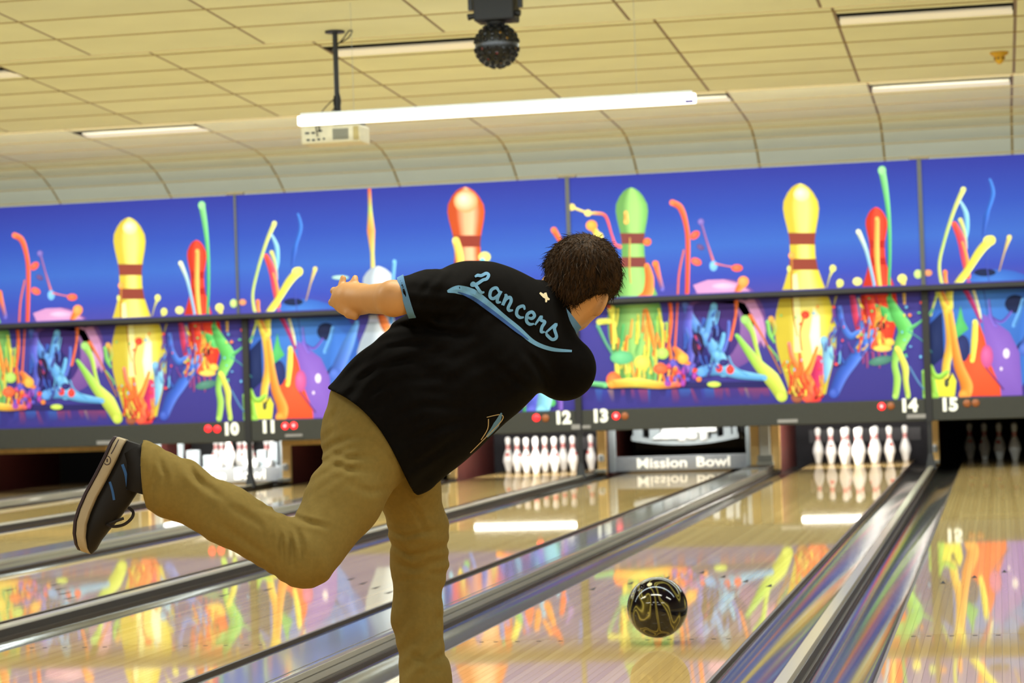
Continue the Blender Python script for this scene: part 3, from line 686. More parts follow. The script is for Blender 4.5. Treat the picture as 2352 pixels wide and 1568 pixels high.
Bt.stroke([(1135, 940), (1160, 935), (1200, 925)], [16, 14, 18], [(240, 130, 60), (232, 96, 110), (214, 90, 160)]); Bt.stroke([(1230, 900), (1225, 945)], [40, 34], [(90, 100, 214), (84, 90, 204)]); Bt.stroke([(1256, 895), (1246, 944)], [36, 30], [(140, 206, 240), (130, 196, 236)])
Bt.blob((1322, 905), 14, 8, (176, 206, 110))

def blue_mat(name, stops):
    m = bpy.data.materials.new(name); m.use_nodes = True; nt = m.node_tree; N, L = nt.nodes, nt.links; b = N['Principled BSDF']
    tc = N.new('ShaderNodeTexCoord'); sx = N.new('ShaderNodeSeparateXYZ'); L.new(tc.outputs['Object'], sx.inputs[0])
    mr = N.new('ShaderNodeMapRange'); mr.inputs['From Min'].default_value = ZB; mr.inputs['From Max'].default_value = ZT; L.new(sx.outputs['Z'], mr.inputs[0])
    rp = N.new('ShaderNodeValToRGB'); e = rp.color_ramp.elements
    while len(e) < len(stops): e.new(.5)
    for el, (p_, c) in zip(e, stops): el.position = p_; el.color = (*lin(c), 1)
    L.new(mr.outputs[0], rp.inputs[0]); L.new(rp.outputs[0], b.inputs['Base Color']); b.inputs['Roughness'].default_value = .6; b.inputs['Specular IOR Level'].default_value = .1
    return m
M_blue = blue_mat('mural blue ground', [(0, (62, 56, 138)), (.25, (66, 62, 146)), (.46, (72, 66, 158)), (.55, (55, 71, 174)), (.68, (55, 93, 186)), (.82, (46, 72, 173)), (1, (46, 53, 156))])
M_black = mat('masking black', (46, 46, 40), 0.6, var=0.08)
M_blackrail = mat('rail black', (26, 24, 26), 0.5)
M_white = mat('number white', (250, 248, 236), 0.5, emit=(255, 252, 236), estr=0.25)
M_redon = mat('indicator lit', (255, 40, 44), 0.3, emit=(255, 30, 40), estr=2.2)
M_redcore = mat('indicator core', (255, 190, 190), 0.3, emit=(255, 170, 176), estr=1.6)
M_off = mat('indicator dark', (150, 84, 40), 0.4)
M_bracket = mat('grey bracket', (150, 146, 144), 0.4, metal=0.3)
def text_mesh(txt, size, extr, offset=0.0, res=3):
    c = bpy.data.curves.new('t', 'FONT'); c.body = txt; c.size = size; c.extrude = extr; c.offset = offset; c.resolution_u = res; c.align_x = 'CENTER'; c.align_y = 'CENTER'
    o = bpy.data.objects.new('t', c); COL.objects.link(o); dg = bpy.context.evaluated_depsgraph_get()
    me = bpy.data.meshes.new_from_object(o.evaluated_get(dg)); bpy.data.objects.remove(o); bpy.data.curves.remove(c); return me
art_mesh = {}
XL = {p_: seam_x(p_-1) for p_ in (7, 9, 11, 13, 15)}        # left seam of the pair that starts with lane p_
art_mesh['A', 1] = A.mesh(1, XL[13]); art_mesh['A', 0] = A.mesh(0, XL[13]); art_mesh['B', 1] = Bt.mesh(1, XL[11]); art_mesh['B', 0] = Bt.mesh(0, XL[11])
what = {7: 'blue bowling mural panel left of lane 9', 9: 'with the yellow pin left of the bowler', 11: 'with the blue ball and orange pin behind the bowler', 13: 'with the green and yellow pins right of the bowler', 15: 'at the right edge with the blue ball'}
lights = {9: ((478, 984, 1), (499, 985, 2)), 11: ((655, 978, 1), (675, 977, 1), (1232, 959, 1), (1253, 960, 0)), 13: ((1415, 955, 1), (1435, 955, 0), (2025, 933, 1), (2046, 932, 0)), 15: ((2221, 926, 0), (2241, 925, 0))}
nums = {9: (('10', 530, 986),), 11: (('11', 617, 981), ('12', 1292, 960)), 13: (('13', 1378, 956), ('14', 2087, 932)), 15: (('15', 2180, 930),)}
for p_ in (7, 9, 11, 13, 15):
    key = 'A' if p_ in (9, 13) else 'B'
    e = empty('bowling_mural', (XL[p_], 0, 0)); tag(e, 'upper blue splash-paint bowling mural panel ' + (what[p_] if p_ != 7 else 'left of lane 9, at the frame edge'), 'mural', 'upper mural panels')
    b = MB(); b.box(.010, PAIR-.010, YU, YU+.05, ZR, ZT); b.build('panel', M_blue, e)
    put('artwork', art_mesh[key, 1], e)
    e = empty('masking_unit', (XL[p_], 0, 0)); tag(e, 'lower masking unit over the pins ' + (what[p_] if p_ != 7 else 'left of lane 9, at the frame edge'), 'masking unit', 'lower masking units')
    b = MB(); b.box(.034, PAIR-.034, YL, YL+.05, ZB, ZR-.05); b.build('panel', M_blue, e)
    put('artwork', art_mesh[key, 0], e)
    b = MB(); b.bbox(.034, PAIR-.034, YL-.03, YL+.06, ZBB, ZB-.001, .008); band = b.build('band', M_black, e)
    b = MB(); b.box(.034, PAIR-.034, YL+.06, YL+.5, ZBB+.03, ZBB+.06); b.build('under_lip', mat('under lip', (40, 36, 34), .6), e)
    for (t_, x, y) in nums.get(p_, ()):
        c = atY(x, y, YL-.032); me = text_mesh(t_, .165, .002, .0085); me.materials.append(M_white)
        o = put('lane_number', me, e, (c[0]-XL[p_], c[1], c[2])); o.rotation_euler = (math.pi/2, 0, 0); o['label'] = 'white lane number %s' % t_
    for (x, y, on) in lights.get(p_, ()):
        c = atY(x, y, YL-.03); l = MB(); l.lathe([(.036, 0), (.036, .006), (.03, .012), (.014, .015)], 20)
        o = l.build('indicator_light', M_off if on == 0 else M_redon, e, (c[0]-XL[p_], c[1], c[2]), smooth=True); o.rotation_euler = (math.pi/2, 0, 0)
        o['label'] = 'glowing red indicator light' if on else 'unlit amber indicator light'
        if on == 1 and (x, y) not in ((478, 984), (1232, 959)):
            l = MB(); l.lathe([(.014, .012), (.012, .019), (.004, .021)], 14); l.build('bulb', M_redcore, o, (0, 0, 0), smooth=True)
for p_, (x0, y0, x1, y1) in ((13, (2083, 950, 2126, 961)), (13, (1786, 962, 1832, 971)), (11, (1313, 974, 1332, 986)), (13, (1338, 976, 1356, 984)), (11, (655, 996, 694, 1003)), (9, (222, 1011, 262, 1021))):
    a = atY(x0, y1, YL-.04); b_ = atY(x1, y0, YL-.04)
    m = MB(); m.box(a[0], b_[0], a[1], a[1]+.02, min(a[2], b_[2])-.0, max(a[2], b_[2]))
    par = [o for o in COL.objects if o.name.startswith('masking_unit') and abs(o.location.x - XL[p_]) < .01][0]
    o = m.build('bracket', M_bracket, par); o.location.x = -XL[p_]
# rail, posts and seam strips
r = MB(); r.box(-13, 6, YU-.004, YL+.01, ZR-.042, ZR-.002); rl = r.build('mural_rail', M_blackrail); tag(rl, 'long black rail between the upper mural and the masking units', 'rail')
for n in (8, 10, 12, 14):
    x = seam_x(n)
    e = empty('mural_post', (x, YL, 0)); tag(e, 'black masking post between lanes %s and %s' % (NW[n], NW[n+1]), 'post', 'masking posts')
    p1 = MB(); p1.box(-.032, .032, -.035, .05, ZBB-.01, ZR-.05); p1.build('post', M_blackrail, e)
    hw = .02 if n != 10 else .012
    p1 = MB(); p1.box(-hw, hw, YU-YL-.012, YU-YL-.0065, ZR, ZT+.005); p1.build('upper_strip', mat('seam strip', (72, 74, 72), .5), e)
    p1 = MB(); p1.box(-.09, .09, YU-YL-.012, YU-YL+.03, ZT+.001, ZT+.022); p1.build('top_bracket', mat('top bracket', (126, 118, 92), .6), e)
    p1 = MB(); p1.add([(-.022, -.02, ZBB), (.022, -.02, ZBB), (.022, .02, ZBB), (-.022, .02, ZBB), (-.022, -.02, .16), (.022, -.02, .16), (.022, .02, .16), (-.022, .02, .16), (-.05, -.04, .01), (.05, -.04, .01), (.05, .04, .01), (-.05, .04, .01)],
                      [(0,1,2,3)] + [(a+i, a+(i+1) % 4, a+4+(i+1) % 4, a+4+i) for a in (0, 4) for i in range(4)] + [(8,9,10,11)]); p1.build('foot', M_blackrail, e)
# ================================================================== pin decks
M_tan = mat('kickback maple', (250, 204, 128), 0.45, var=0.12, scale=3, stretch=(6, 6, .8))
M_dred = mat('kickback inside', (78, 26, 20), 0.6, var=0.15)
M_pit = mat('pit black', (16, 15, 16), 0.8)
M_curt = mat('pit curtain', (38, 36, 40), 0.8, var=0.3, scale=6)
M_grey = mat('machine grey', (150, 160, 164), 0.4, var=0.05)
M_lgrey = mat('machine pale', (226, 230, 230), 0.4)
M_dgrey = mat('machine dark', (46, 48, 52), 0.5)
KY = 17.72
for n in range(8, 16):
    x = seam_x(n); wide = n % 2 == 1
    e = empty('kickback', (x, KY, 0)); tag(e, ('wide maple kickback with grey column' if wide else 'narrow maple kickback') + ' between the pin decks of lanes %s and %s' % (NW[n], NW[n+1]), 'kickback', 'kickbacks between the pin decks')
    if wide:
        hw = .149
        for s_ in (-1, 1):
            b = MB(); b.box(s_*hw-(.085 if s_ > 0 else 0), s_*hw+(.085 if s_ < 0 else 0), 0, .05, 0, 1.0); b.build('front_post', M_tan, e)
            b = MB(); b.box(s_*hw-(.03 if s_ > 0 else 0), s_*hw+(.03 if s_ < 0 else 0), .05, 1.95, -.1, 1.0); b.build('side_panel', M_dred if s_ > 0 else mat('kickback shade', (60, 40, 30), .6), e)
        b = MB(); b.bbox(-.052, .052, -.02, .05, .1, 1.0, .006); col_ = b.build('column', mat('column grey', (232, 230, 218), .5), e)
        b = MB(); b.box(-.075, .075, -.05, .06, .09, .15); b.build('column_foot', mat('column foot', (170, 168, 156), .5), e)
        b = MB(); b.box(-.085, .085, -.06, .06, .045, .085); b.build('sill', mat('sill', (206, 204, 190), .5), e)
    else:
        b = MB(); b.box(-.038, .05, 0, .05, 0, 1.0); b.build('front_post', M_tan, e)
        b = MB(); b.box(-.030, .042, .05, 1.95, -.1, 1.0); b.build('side_panel', M_dred, e)
        b = MB(); b.lathe([(.0, 0), (.03, .004), (.034, .03), (.03, .06), (.012, .07), (0.001, .072)], 16); o = b.build('bumper_cap', M_lgrey, e, (.006, -.03, .135), smooth=True); o.rotation_euler[0] = .2
        b = MB(); b.box(-.06, .05, -.10, .02, .02, .05); b.build('sill', mat('sill', (206, 204, 190), .5), e)
for n in LANES:
    if n == 16: continue
    e = empty('pit_curtain', (lane_x(n), 19.6, 0)); tag(e, 'dark hanging pit curtain behind the pin deck of lane %s' % NW[n], 'pit curtain', 'pit curtains behind the pins')
    h2 = empty('pit_hood', (lane_x(n), 19.6, 0)); tag(h2, 'black hood roofing the pin deck of lane %s' % NW[n], 'hood', 'hoods over the pin decks')
    b = MB(); b.box(-.76, .76, .15, .2, -.2, 1.1); b.build('curtain', M_curt if n in (12, 14) else M_pit, e)
    b = MB(); b.box(-.76, .76, -2.3, .2, 1.02, 1.06); b.build('cover', M_pit, h2)
    b = MB(); pass
    if n in (12, 14):
        b = MB(); b.box(-.6, .6, .13, .15, .2, .34); b.build('cushion', mat('pit cushion', (84, 82, 84), .7), e)
    if n in (9, 11):
        b = MB(); b.box(-.72, .72, -2.25, -2.2, .40, .49); b.build('lintel', M_tan, h2)

# pin lights: a tube hung behind the masking band above each deck; odd lanes' tubes are off
M_tube = mat('pin tube on', (255, 255, 250), .3, emit=(255, 250, 236), estr=18.0)
M_tubeoff = mat('pin tube off', (200, 204, 200), .3)
for n in (9, 10, 11, 12, 13, 14, 15):
    e = empty('pin_light', (lane_x(n), 17.62, .505)); tag(e, 'fluorescent pin light hung behind the masking above lane %s' % NW[n], 'light', 'pin deck lights')
    on = n in (10, 12, 14)
    if n in (10, 12, 13, 14):
        area('pin_lamp_and_fill', (lane_x(n), 17.70, .56), (lane_x(n), 18.75, .12), 1.1, .05, 30 if n != 13 else 13, (1.0, .98, .92))  # the tube's own output; on lane thirteen an added lamp, tube unlit
    if n in (9, 11): area('pin_lamp_and_fill', (lane_x(n), 17.70, .60), (lane_x(n), 18.75, .2), 1.1, .05, 2.5, (1.0, .95, .85))  # weak fill added to brighten these decks, no burning tube there
    for s_ in (-1, 1):
        t = MB(); t.box(s_*.5-.008, s_*.5+.008, -.008, .008, .07, .515); t.build('hanger', M_dgrey, e)
    t = MB(); t.tube([(-.53, 0, 0), (.53, 0, 0)], .019, 10); t.build('tube', M_tube if on else M_tubeoff, e, smooth=True)
    t = MB(); t.box(-.56, .56, -.05, .05, .03, .07); t.build('batten', M_dgrey, e)
    for s_ in (-1, 1):
        t = MB(); t.box(s_*.545-.012, s_*.545+.012, -.022, .022, -.024, .035); t.build('socket', M_lgrey, e)

# bowling pins
PIN = [(.0258, 0), (.0285, .003), (.0330, .02), (.0395, .045), (.0470, .0755), (.0540, .095), (.0605, .114), (.0578, .146), (.0520, .172), (.0440, .196), (.0360, .215), (.0300, .230), (.0258, .243), (.0236, .256), (.0228, .269), (.0232, .282),
       (.0250, .300), (.0292, .320), (.0316, .336), (.0322, .344), (.0310, .356), (.0272, .368), (.0200, .376), (.0100, .3805), (.002, .381)]
M_pin = mat('pin white', (250, 250, 246), 0.22, var=0.02)
M_pinred = mat('pin red', (214, 52, 52), 0.3)
b = MB(); b.lathe(PIN, 28); me_pin = b.mesh('body', smooth=True); me_pin.materials.append(M_pin)
def rprof(z):
    for (r0, z0), (r1, z1) in zip(PIN[:-1], PIN[1:]):
        if z0 <= z <= z1: return r0 + (r1-r0)*(z-z0)/(z1-z0)
b = MB(); b.lathe([(rprof(z)+.0006, z) for z in (.2475, .256, .262)], 28); me_s1 = b.mesh('stripe', smooth=True); me_s1.materials.append(M_pinred)
b = MB(); b.lathe([(rprof(z)+.0006, z) for z in (.272, .28, .288)], 28); me_s2 = b.mesh('stripe', smooth=True); me_s2.materials.append(M_pinred)
def emblem_mesh():
    V = []; F = []; n = 7; zs = [.176+i*.006 for i in range(6)]
    crown = [1, .55, .9, 1, .9, .55, 1]
    for iz, z in enumerate(zs):
        for k in range(n):
            a = (k/(n-1)-.5)*.95; zz = .176 + (z-.176)*(crown[k]); r_ = rprof(zz)+.0008
            V.append((r_*math.sin(a), -r_*math.cos(a), zz))
    for i in range(len(zs)-1):
        for k in range(n-1): F.append((i*n+k, i*n+k+1, (i+1)*n+k+1, (i+1)*n+k))
    b = MB(); b.add(V, F); me = b.mesh('emblem', smooth=True); me.materials.append(M_pinred); return me
me_em = emblem_mesh()
def make_pin(loc, label, grp, rz=0.0, tilt=(0, 0)):
    e = empty('bowling_pin', loc, rz); e.rotation_euler = (tilt[0], tilt[1], rz); tag(e, label, 'bowling pin', grp)
    put('body', me_pin, e); put('stripe', me_s1, e); put('stripe', me_s2, e); put('emblem', me_em, e)
    return e
S_ = .3048; RY = 10.392*.0254
PINS = {1: (0, 0, 'at the front point'), 2: (-.5, 1, 'left of the second row'), 3: (.5, 1, 'right of the second row'), 4: (-1, 2, 'left of the third row'), 5: (0, 2, 'middle of the third row'),
        6: (1, 2, 'right of the third row'), 7: (-1.5, 3, 'leftmost of the back row'), 8: (-.5, 3, 'second from left in back row'), 9: (.5, 3, 'third from left in back row'), 10: (1.5, 3, 'rightmost of the back row')}
for n, how in ((12, 'bright full rack on lane twelve'), (14, 'bright full rack on lane fourteen'), (15, 'dim rack on lane fifteen')):
    for k, (a, b_, d) in PINS.items():
        if n == 15 and k in (3, 6, 9, 10): continue
        make_pin((lane_x(n)+a*S_, 18.288+b_*RY, .0005), 'white bowling pin, %s, %s' % (d, how), how, rz=rnd.uniform(-2.4, 2.4))
# lane 10: one pin stands on the sweep line, the others hang in the setter above it
make_pin((lane_x(10)+.02, 18.20, .165), 'white bowling pin standing alone in front of the lifted pins on lane ten', 'pins on lane ten', rz=.8)
hang = [(-7.18, 18.95), (-6.97, 18.85), (-6.80, 18.75), (-6.36, 18.95), (-6.20, 18.85), (-6.06, 18.75), (-5.60, 18.95), (-5.38, 18.80)]
for i, (x, y) in enumerate(hang):
    if x > -5.7: x -= .0
    px = [495, 508, 521, 549, 562, 575, 611, 623][i]
    c = atY(px, 1003, y)
    make_pin((c[0], y, c[2]-.381), 'white bowling pin lifted in the setter of lane ten, place %s from left' % ['one', 'two', 'three', 'four', 'five', 'six', 'seven', 'eight'][i], 'pins on lane ten', rz=rnd.uniform(-2, 2))

# sweeps with the house name, lowered on lanes 10 and 13
M_board2 = mat('sweep board', (138, 144, 150), 0.4)
M_letters = mat('sweep letters', (255, 255, 246), 0.4, emit=(255, 255, 240), estr=0.25)
def sweep(n, label):
    e = empty('sweep', (lane_x(n), 17.92, 0)); tag(e, label, 'sweep', 'sweeps lowered before the pins')
    b = MB(); b.bbox(-.71, .71, -.012, .012, .014, .165, .004); bd = b.build('board', M_board2, e)
    for wd, xo in (('Mission', -.195), ('Bowl', .335)):
        me = text_mesh(wd, .165, .002, .004); me.materials.append(M_letters)
        o = put('lettering', me, bd, (xo, -.0135, .088)); o.rotation_euler = (math.pi/2, 0, 0); o.scale = (1.06, .86, 1)
    for s_ in (-1, 1):
        b = MB(); b.bbox(s_*.71-.035, s_*.71+.035, -.02, .06, .005, .60, .006); b.build('arm', M_grey, e)
    b = MB(); b.box(-.7, .7, -.004, .02, .004, .016); b.build('wiper', mat('wiper rubber', (60, 44, 40), .6), e)
    return e
sweep(13, 'white sweep board reading Mission Bowl, lowered across lane thirteen')
sweep(10, 'white sweep board partly hidden by the shoe and post on lane ten')
def setter(n, full, label):
    e = empty('pinsetter', (lane_x(n), 18.55, -.10)); tag(e, label, 'pinsetter', 'pinsetters above the decks')
    # curved setting table
    b = MB(); N_ = 18; V = []; F = []
    for i in range(N_+1):
        x = -.56 + 1.12*i/N_; zc = .36 + .06*(x/.56)**2
        V += [(x, -.25, zc), (x, .25, zc), (x, .25, zc+.05), (x, -.25, zc+.05)]
    for i in range(N_):
        for k in range(4): F.append((4*i+k, 4*i+(k+1) % 4, 4*i+4+(k+1) % 4, 4*i+4+k))
    F += [(0, 1, 2, 3), (4*N_+3, 4*N_+2, 4*N_+1, 4*N_)]
    b.add(V, F); b.build('setting_table', M_grey, e, smooth=True)
    for (x, w_, z0, z1) in ((-.5, .05, .41, .62), (-.32, .06, .40, .62), (.44, .04, .41, .62), (.52, .025, .41, .62), (.30, .035, .40, .62)):
        b = MB(); b.bbox(x-w_, x+w_, -.2, -.1, z0, z1, .006); b.build('strut', M_grey, e)
    for s_ in (-1, 1):
        b = MB(); b.box(s_*.55-.015, s_*.55+.015, .18, .22, .40, 1.12); b.build('lift_rod', M_grey, e)
    # cups and cams
    for (x, z, r_) in ((-.20, .47, .05), (-.03, .45, .055), (.08, .46, .06), (.2, .45, .05)):
        b = MB(); b.lathe([(r_*.7, 0), (r_, .02), (r_, .12), (r_*.8, .16)], 16, (x, -.24, z-.05)); b.build('pin_cup', M_lgrey, e, smooth=True)
    b = MB(); b.add([(-.34, -.3, .43), (-.05, -.3, .43), (-.02, -.3, .53), (-.16, -.3, .55), (-.34, -.2, .43), (-.05, -.2, .43), (-.02, -.2, .53), (-.16, -.2, .55)], [(0,1,2,3),(7,6,5,4),(0,4,5,1),(1,5,6,2),(2,6,7,3),(3,7,4,0)]); b.build('cam_plate', M_lgrey, e)
    b = MB(); b.bbox(.12, .34, -.3, -.2, .49, .55, .01); b.build('gear_cover', M_lgrey, e)
    b = MB(); b.box(-.6, .6, .3, .34, .30, 1.0); b.build('back_plate', M_pit, e)
    return e
setter(13, False, 'grey pinsetter with pale cups above the empty deck of lane thirteen')
# frame bits around the lifted pins of lane 10
e = empty('pinsetter', (lane_x(10), 18.55, 0)); tag(e, 'grey pinsetter lifting white pins behind the post on lane ten', 'pinsetter', 'pinsetters above the decks')
for (x, w_, z0, z1) in ((-.56, .025, .10, .55), (-.42, .07, .14, .36), (-.22, .08, .15, .30), (.50, .04, .14, .42), (.62, .03, .12, .5), (.36, .05, .15, .34)):
    b = MB(); b.bbox(x-w_, x+w_, -.3, -.22, z0, z1, .008); b.build('strut', M_grey, e)
b = MB(); b.bbox(-.6, .72, -.32, .1, .13, .165, .006); b.build('setting_table', M_grey, e)
for x in (-.12, .22, .30, .46):
    b = MB(); b.lathe([(.035, 0), (.045, .02), (.04, .07), (.02, .085)], 14, (x, -.34, .16)); b.build('pin_cup', M_lgrey, e, smooth=True)
b = MB(); b.box(-.7, .75, .5, .54, .0, 1.0); b.build('back_plate', M_pit, e)

# ================================================================== ceiling things
M_fl = mat('tube diffuser', (255, 255, 250), .4, emit=(255, 252, 240), estr=3.2)
YT = 7.5
a, b_ = atY(686, 279, YT), atY(1598, 225, YT)
e = empty('tube_light', ((a[0]+b_[0])/2, YT, (a[2]+b_[2])/2)); tag(e, 'long white fluorescent tube light hanging above the mural', 'light fixture')
Lh = (b_[0]-a[0])/2
t = MB(); t.bbox(-Lh, Lh, -.03, .03, -.029, .029, .008); t.build('diffuser', M_fl, e)
t = MB(); t.box(-Lh+.02, Lh-.02, -.025, .025, .029, .045); t.build('batten', M_lgrey, e)
t = MB(); t.box(Lh-.06, Lh-.012, -.0325, -.029, -.029, -.010); t.build('end_label', mat('end label', (120, 110, 170), .5), e)
for s_ in (-1, 1):
    t = MB(); t.tube([(s_*(Lh-.35), .0, .045), (s_*(Lh-.35), 0, 3.30-e.location.z)], .0012, 6); t.build('hanger', M_grey, e)
# projector on its pole
PX, PY, PZ = -2.662, 8.382, 3.27
e = empty('projector', (PX, PY, PZ)); tag(e, 'small white projector hung on a black ceiling pole', 'projector')
M_pole = mat('pole black', (24, 23, 24), .45)
t = MB(); t.lathe([(.064, -.012), (.064, .0), (.03, .004)], 24); t.build('ceiling_plate', M_pole, e, smooth=True)
t = MB(); t.lathe([(.017, -.50), (.017, 0)], 14); t.build('pole', M_pole, e, smooth=True)
t = MB(); t.lathe([(.022, -.56), (.024, -.50), (.018, -.44)], 14); t.build('joint', M_pole, e, smooth=True)
t = MB(); t.tube([(-.045, 0, -.545), (.05, 0, -.53)], .010, 8); t.build('clamp_bolt', M_pole, e, smooth=True)
t = MB(); t.bbox(-.02, .17, -.06, .06, -.612, -.60, .004); t.tube([(0, 0, -.56), (.0, 0, -.61)], .012); t.build('mount_plate', M_pole, e)
M_pj = mat('projector white', (232, 224, 196), .45)
t = MB(); t.bbox(-.212, .178, -.13, .12, -.735, -.622, .012); body = t.build('body', M_pj, e)
t = MB()
for k in range(14):
    x = .0 + k*.0075; t.box(x, x+.004, -.134, -.128, -.715, -.645)
t.build('vent', mat('projector vent', (128, 130, 122), .6), body)
t = MB(); t.bbox(.135, .17, -.134, -.128, -.722, -.635, .002); t.build('side_grille', mat('projector grille', (196, 178, 120), .6), body)
for (x, z, w_) in ((-.17, -.664, .014), (-.13, -.664, .012), (-.085, -.654, .014), (-.165, -.708, .01), (-.13, -.71, .009), (-.095, -.708, .009), (-.06, -.706, .006)):
    t = MB(); t.bbox(x-w_, x+w_, -.134, -.128, z-.006, z+.006, .0015); t.build('socket', M_dgrey, body)
def catmull(P, seg=8):
    P = [np.array(q, float) for q in P]; out = []; n = len(P)
    for i in range(n-1):
        p0, p1, p2, p3 = P[max(i-1, 0)], P[i], P[i+1], P[min(i+2, n-1)]
        for k in range(seg):
            t_ = k/seg; out.append(.5*((2*p1)+(-p0+p2)*t_+(2*p0-5*p1+4*p2-p3)*t_*t_+(-p0+3*p1-3*p2+p3)*t_**3))
    out.append(P[-1]); return out
t = MB(); t.tube(catmull([(-.015, -.02, -.44), (-.07, -.05, -.50), (-.10, -.12, -.57), (-.105, -.15, -.62), (-.10, -.14, -.69)]), .0035, 6); t.build('cable', M_pole, e, smooth=True)
t = MB(); t.tube(catmull([(-.015, -.02, -.5), (-.05, -.08, -.57), (-.085, -.14, -.61), (-.085, -.135, -.655)]), .004, 6); t.build('cable', M_pole, e, smooth=True)
t = MB(); t.tube(catmull([(.018, -.01, -.09), (.06, -.03, -.06), (.10, -.03, -.012), (.12, -.02, -.012), (.09, -.02, -.055), (.02, -.01, -.085)]), .0045, 6); t.build('cable', M_pole, e, smooth=True)
t = MB(); t.tube(catmull([(.015, -.012, -.40), (.03, -.03, -.46), (.015, -.03, -.52), (-.012, -.03, -.48), (-.012, -.02, -.42)]), .005, 6); t.build('cable', M_pole, e, smooth=True)
# effect ball
EY = 7.3
c = atY(1141, 105, EY); RB = 50/5520.5*14.15
e = empty('effect_light', tuple(c)); tag(e, 'black studded party effect ball hanging from the ceiling', 'party light')
M_eb = mat('effect ball black', (18, 17, 16), .35, var=.2)
t = MB(); bm = bmesh.new(); bmesh.ops.create_uvsphere(bm, u_segments=40, v_segments=24, radius=RB); bm.verts.index_update(); t.add([v.co[:] for v in bm.verts], [[v.index for v in f.verts] for f in bm.faces]); bm.free()
ball_e = t.build('ball', M_eb, e, smooth=True)
l_ = MB(); l_.lathe([(.0135, -.006), (.0135, .010), (.0105, .012), (.0095, .005)], 12); me_ring = l_.mesh('lens_ring'); me_ring.materials.append(mat('lens ring', (26, 24, 22), .45))
glass = []
for nm, cc in (('red', (110, 36, 26)), ('amber', (140, 100, 26)), ('grey', (84, 86, 92)), ('dark', (36, 28, 28))):
    l_ = MB(); l_.lathe([(.009, .002), (.0085, .0065), (.004, .0085)], 10); me_ = l_.mesh('lens'); me_.materials.append(mat('lens ' + nm, cc, .1)); glass.append(me_)
row = [(-75, 5), (-58, 9), (-42, 13), (-27, 16), (-12, 18), (12, 18), (27, 16), (42, 13), (58, 9)]
ci = 0
for (lat, k_) in row:
    for q in range(k_):
        lo_ = 2*math.pi*(q + (.5 if (row.index((lat, k_)) % 2) else 0))/k_; la = math.radians(lat)
        d = Vector((math.cos(la)*math.cos(lo_), math.cos(la)*math.sin(lo_), math.sin(la)))
        rot = d.to_track_quat('Z', 'Y').to_euler()
        o = put('lens_ring', me_ring, ball_e, d*RB*.985); o.rotation_euler = rot
        ci += 1
        o = put('lens', glass[[0, 3, 3, 2, 3, 1, 3, 3][ci % 8]], ball_e, d*RB*.985); o.rotation_euler = rot
t = MB(); t.lathe([(RB*1.012, -.008), (RB*1.018, 0), (RB*1.012, .008)], 40); t.build('equator_band', mat('equator band', (70, 70, 76), .35, metal=.3), ball_e, smooth=True)
t = MB(); t.bbox(-.115, .125, -.10, .10, RB+.012, RB+.17, .012); t.build('housing', mat('effect housing', (22, 21, 25), .6), e)
for s_, z in ((-1, .03), (1, .035)):
    t = MB(); t.tube([(s_*.11, -.05, RB+z+.02), (s_*.158, -.055, RB+z+.012)], [.016, .02], 12); t.build('knob', M_pole, e, smooth=True)
t = MB(); t.lathe([(.05, RB-.01), (.06, RB+.008), (.06, RB+.02)], 20); t.build('swivel', M_pole, e, smooth=True)
for s_ in (-1, 1):
    t = MB(); t.box(s_*.15-.012, s_*.15+.012, -.02, .02, RB+.09, RB+.30); t.build('bracket_arm', M_pole, e)
t = MB(); t.box(-.162, .162, -.025, .025, RB+.30, RB+.315); t.build('yoke', M_pole, e)
zc_ = zsec(EY, secs[4]) - c[2]
t = MB(); t.lathe([(.02, RB+.31), (.02, zc_)], 12); t.build('stem', M_pole, e)
# detector
e = empty('detector', (1.548, 11.95, 3.331)); tag(e, 'small yellow detector dome on the ceiling tile', 'detector')
t = MB(); t.lathe([(.012, -.088), (.026, -.075), (.036, -.055), (.040, -.03), (.062, -.018), (.070, -.006), (.070, .0)], 24); t.build('dome', mat('detector yellow', (222, 172, 44), .5), e, smooth=True)
for k in range(7):
    a_ = 2*math.pi*k/7; t = MB(); t.box(-.007, .007, -.004, .004, -.008, .008); o = t.build('slot', mat('detector slot', (120, 86, 24), .6), e, (.0385*math.cos(a_), .0385*math.sin(a_), -.046)); o.rotation_euler[2] = a_+math.pi/2

# ================================================================== bowling ball
BD = 5520.5*.2183/139.5
c = atD(1510, 1394.5, BD); R = .10915
bm = bmesh.new(); bmesh.ops.create_uvsphere(bm, u_segments=128, v_segments=80, radius=R)
holes = []
for (px, py, hr) in ((1469, 1346, .0125), (1490, 1338, .0115)):
    d_ = np.array([(px-1510)/69.8, (1394.5-py)/69.8]); zz = math.sqrt(max(0, 1-d_ @ d_))
    holes.append((CR*d_[0]+CU*d_[1]-CF*zz, hr))
d_ = np.array([(1445-1510)/69.8, (1394.5-1372)/69.8]); holes.append((CR*d_[0]+CU*d_[1]-CF*math.sqrt(max(0.0, 1-d_ @ d_)), .014))
for v in bm.verts:
    p_ = np.array(v.co)
    for (d_, hr) in holes[:1]:
        q = p_ - d_*(p_ @ d_); rr = np.linalg.norm(q)
        if p_ @ d_ > 0 and rr < hr: v.co = Vector(p_ - d_*.03)
me = bpy.data.meshes.new('bowling_ball'); bm.to_mesh(me); bm.free()
me.polygons.foreach_set('use_smooth', [True]*len(me.polygons))
m = bpy.data.materials.new('ball swirl'); m.use_nodes = True; nt = m.node_tree; N, L = nt.nodes, nt.links; bs = N['Principled BSDF']
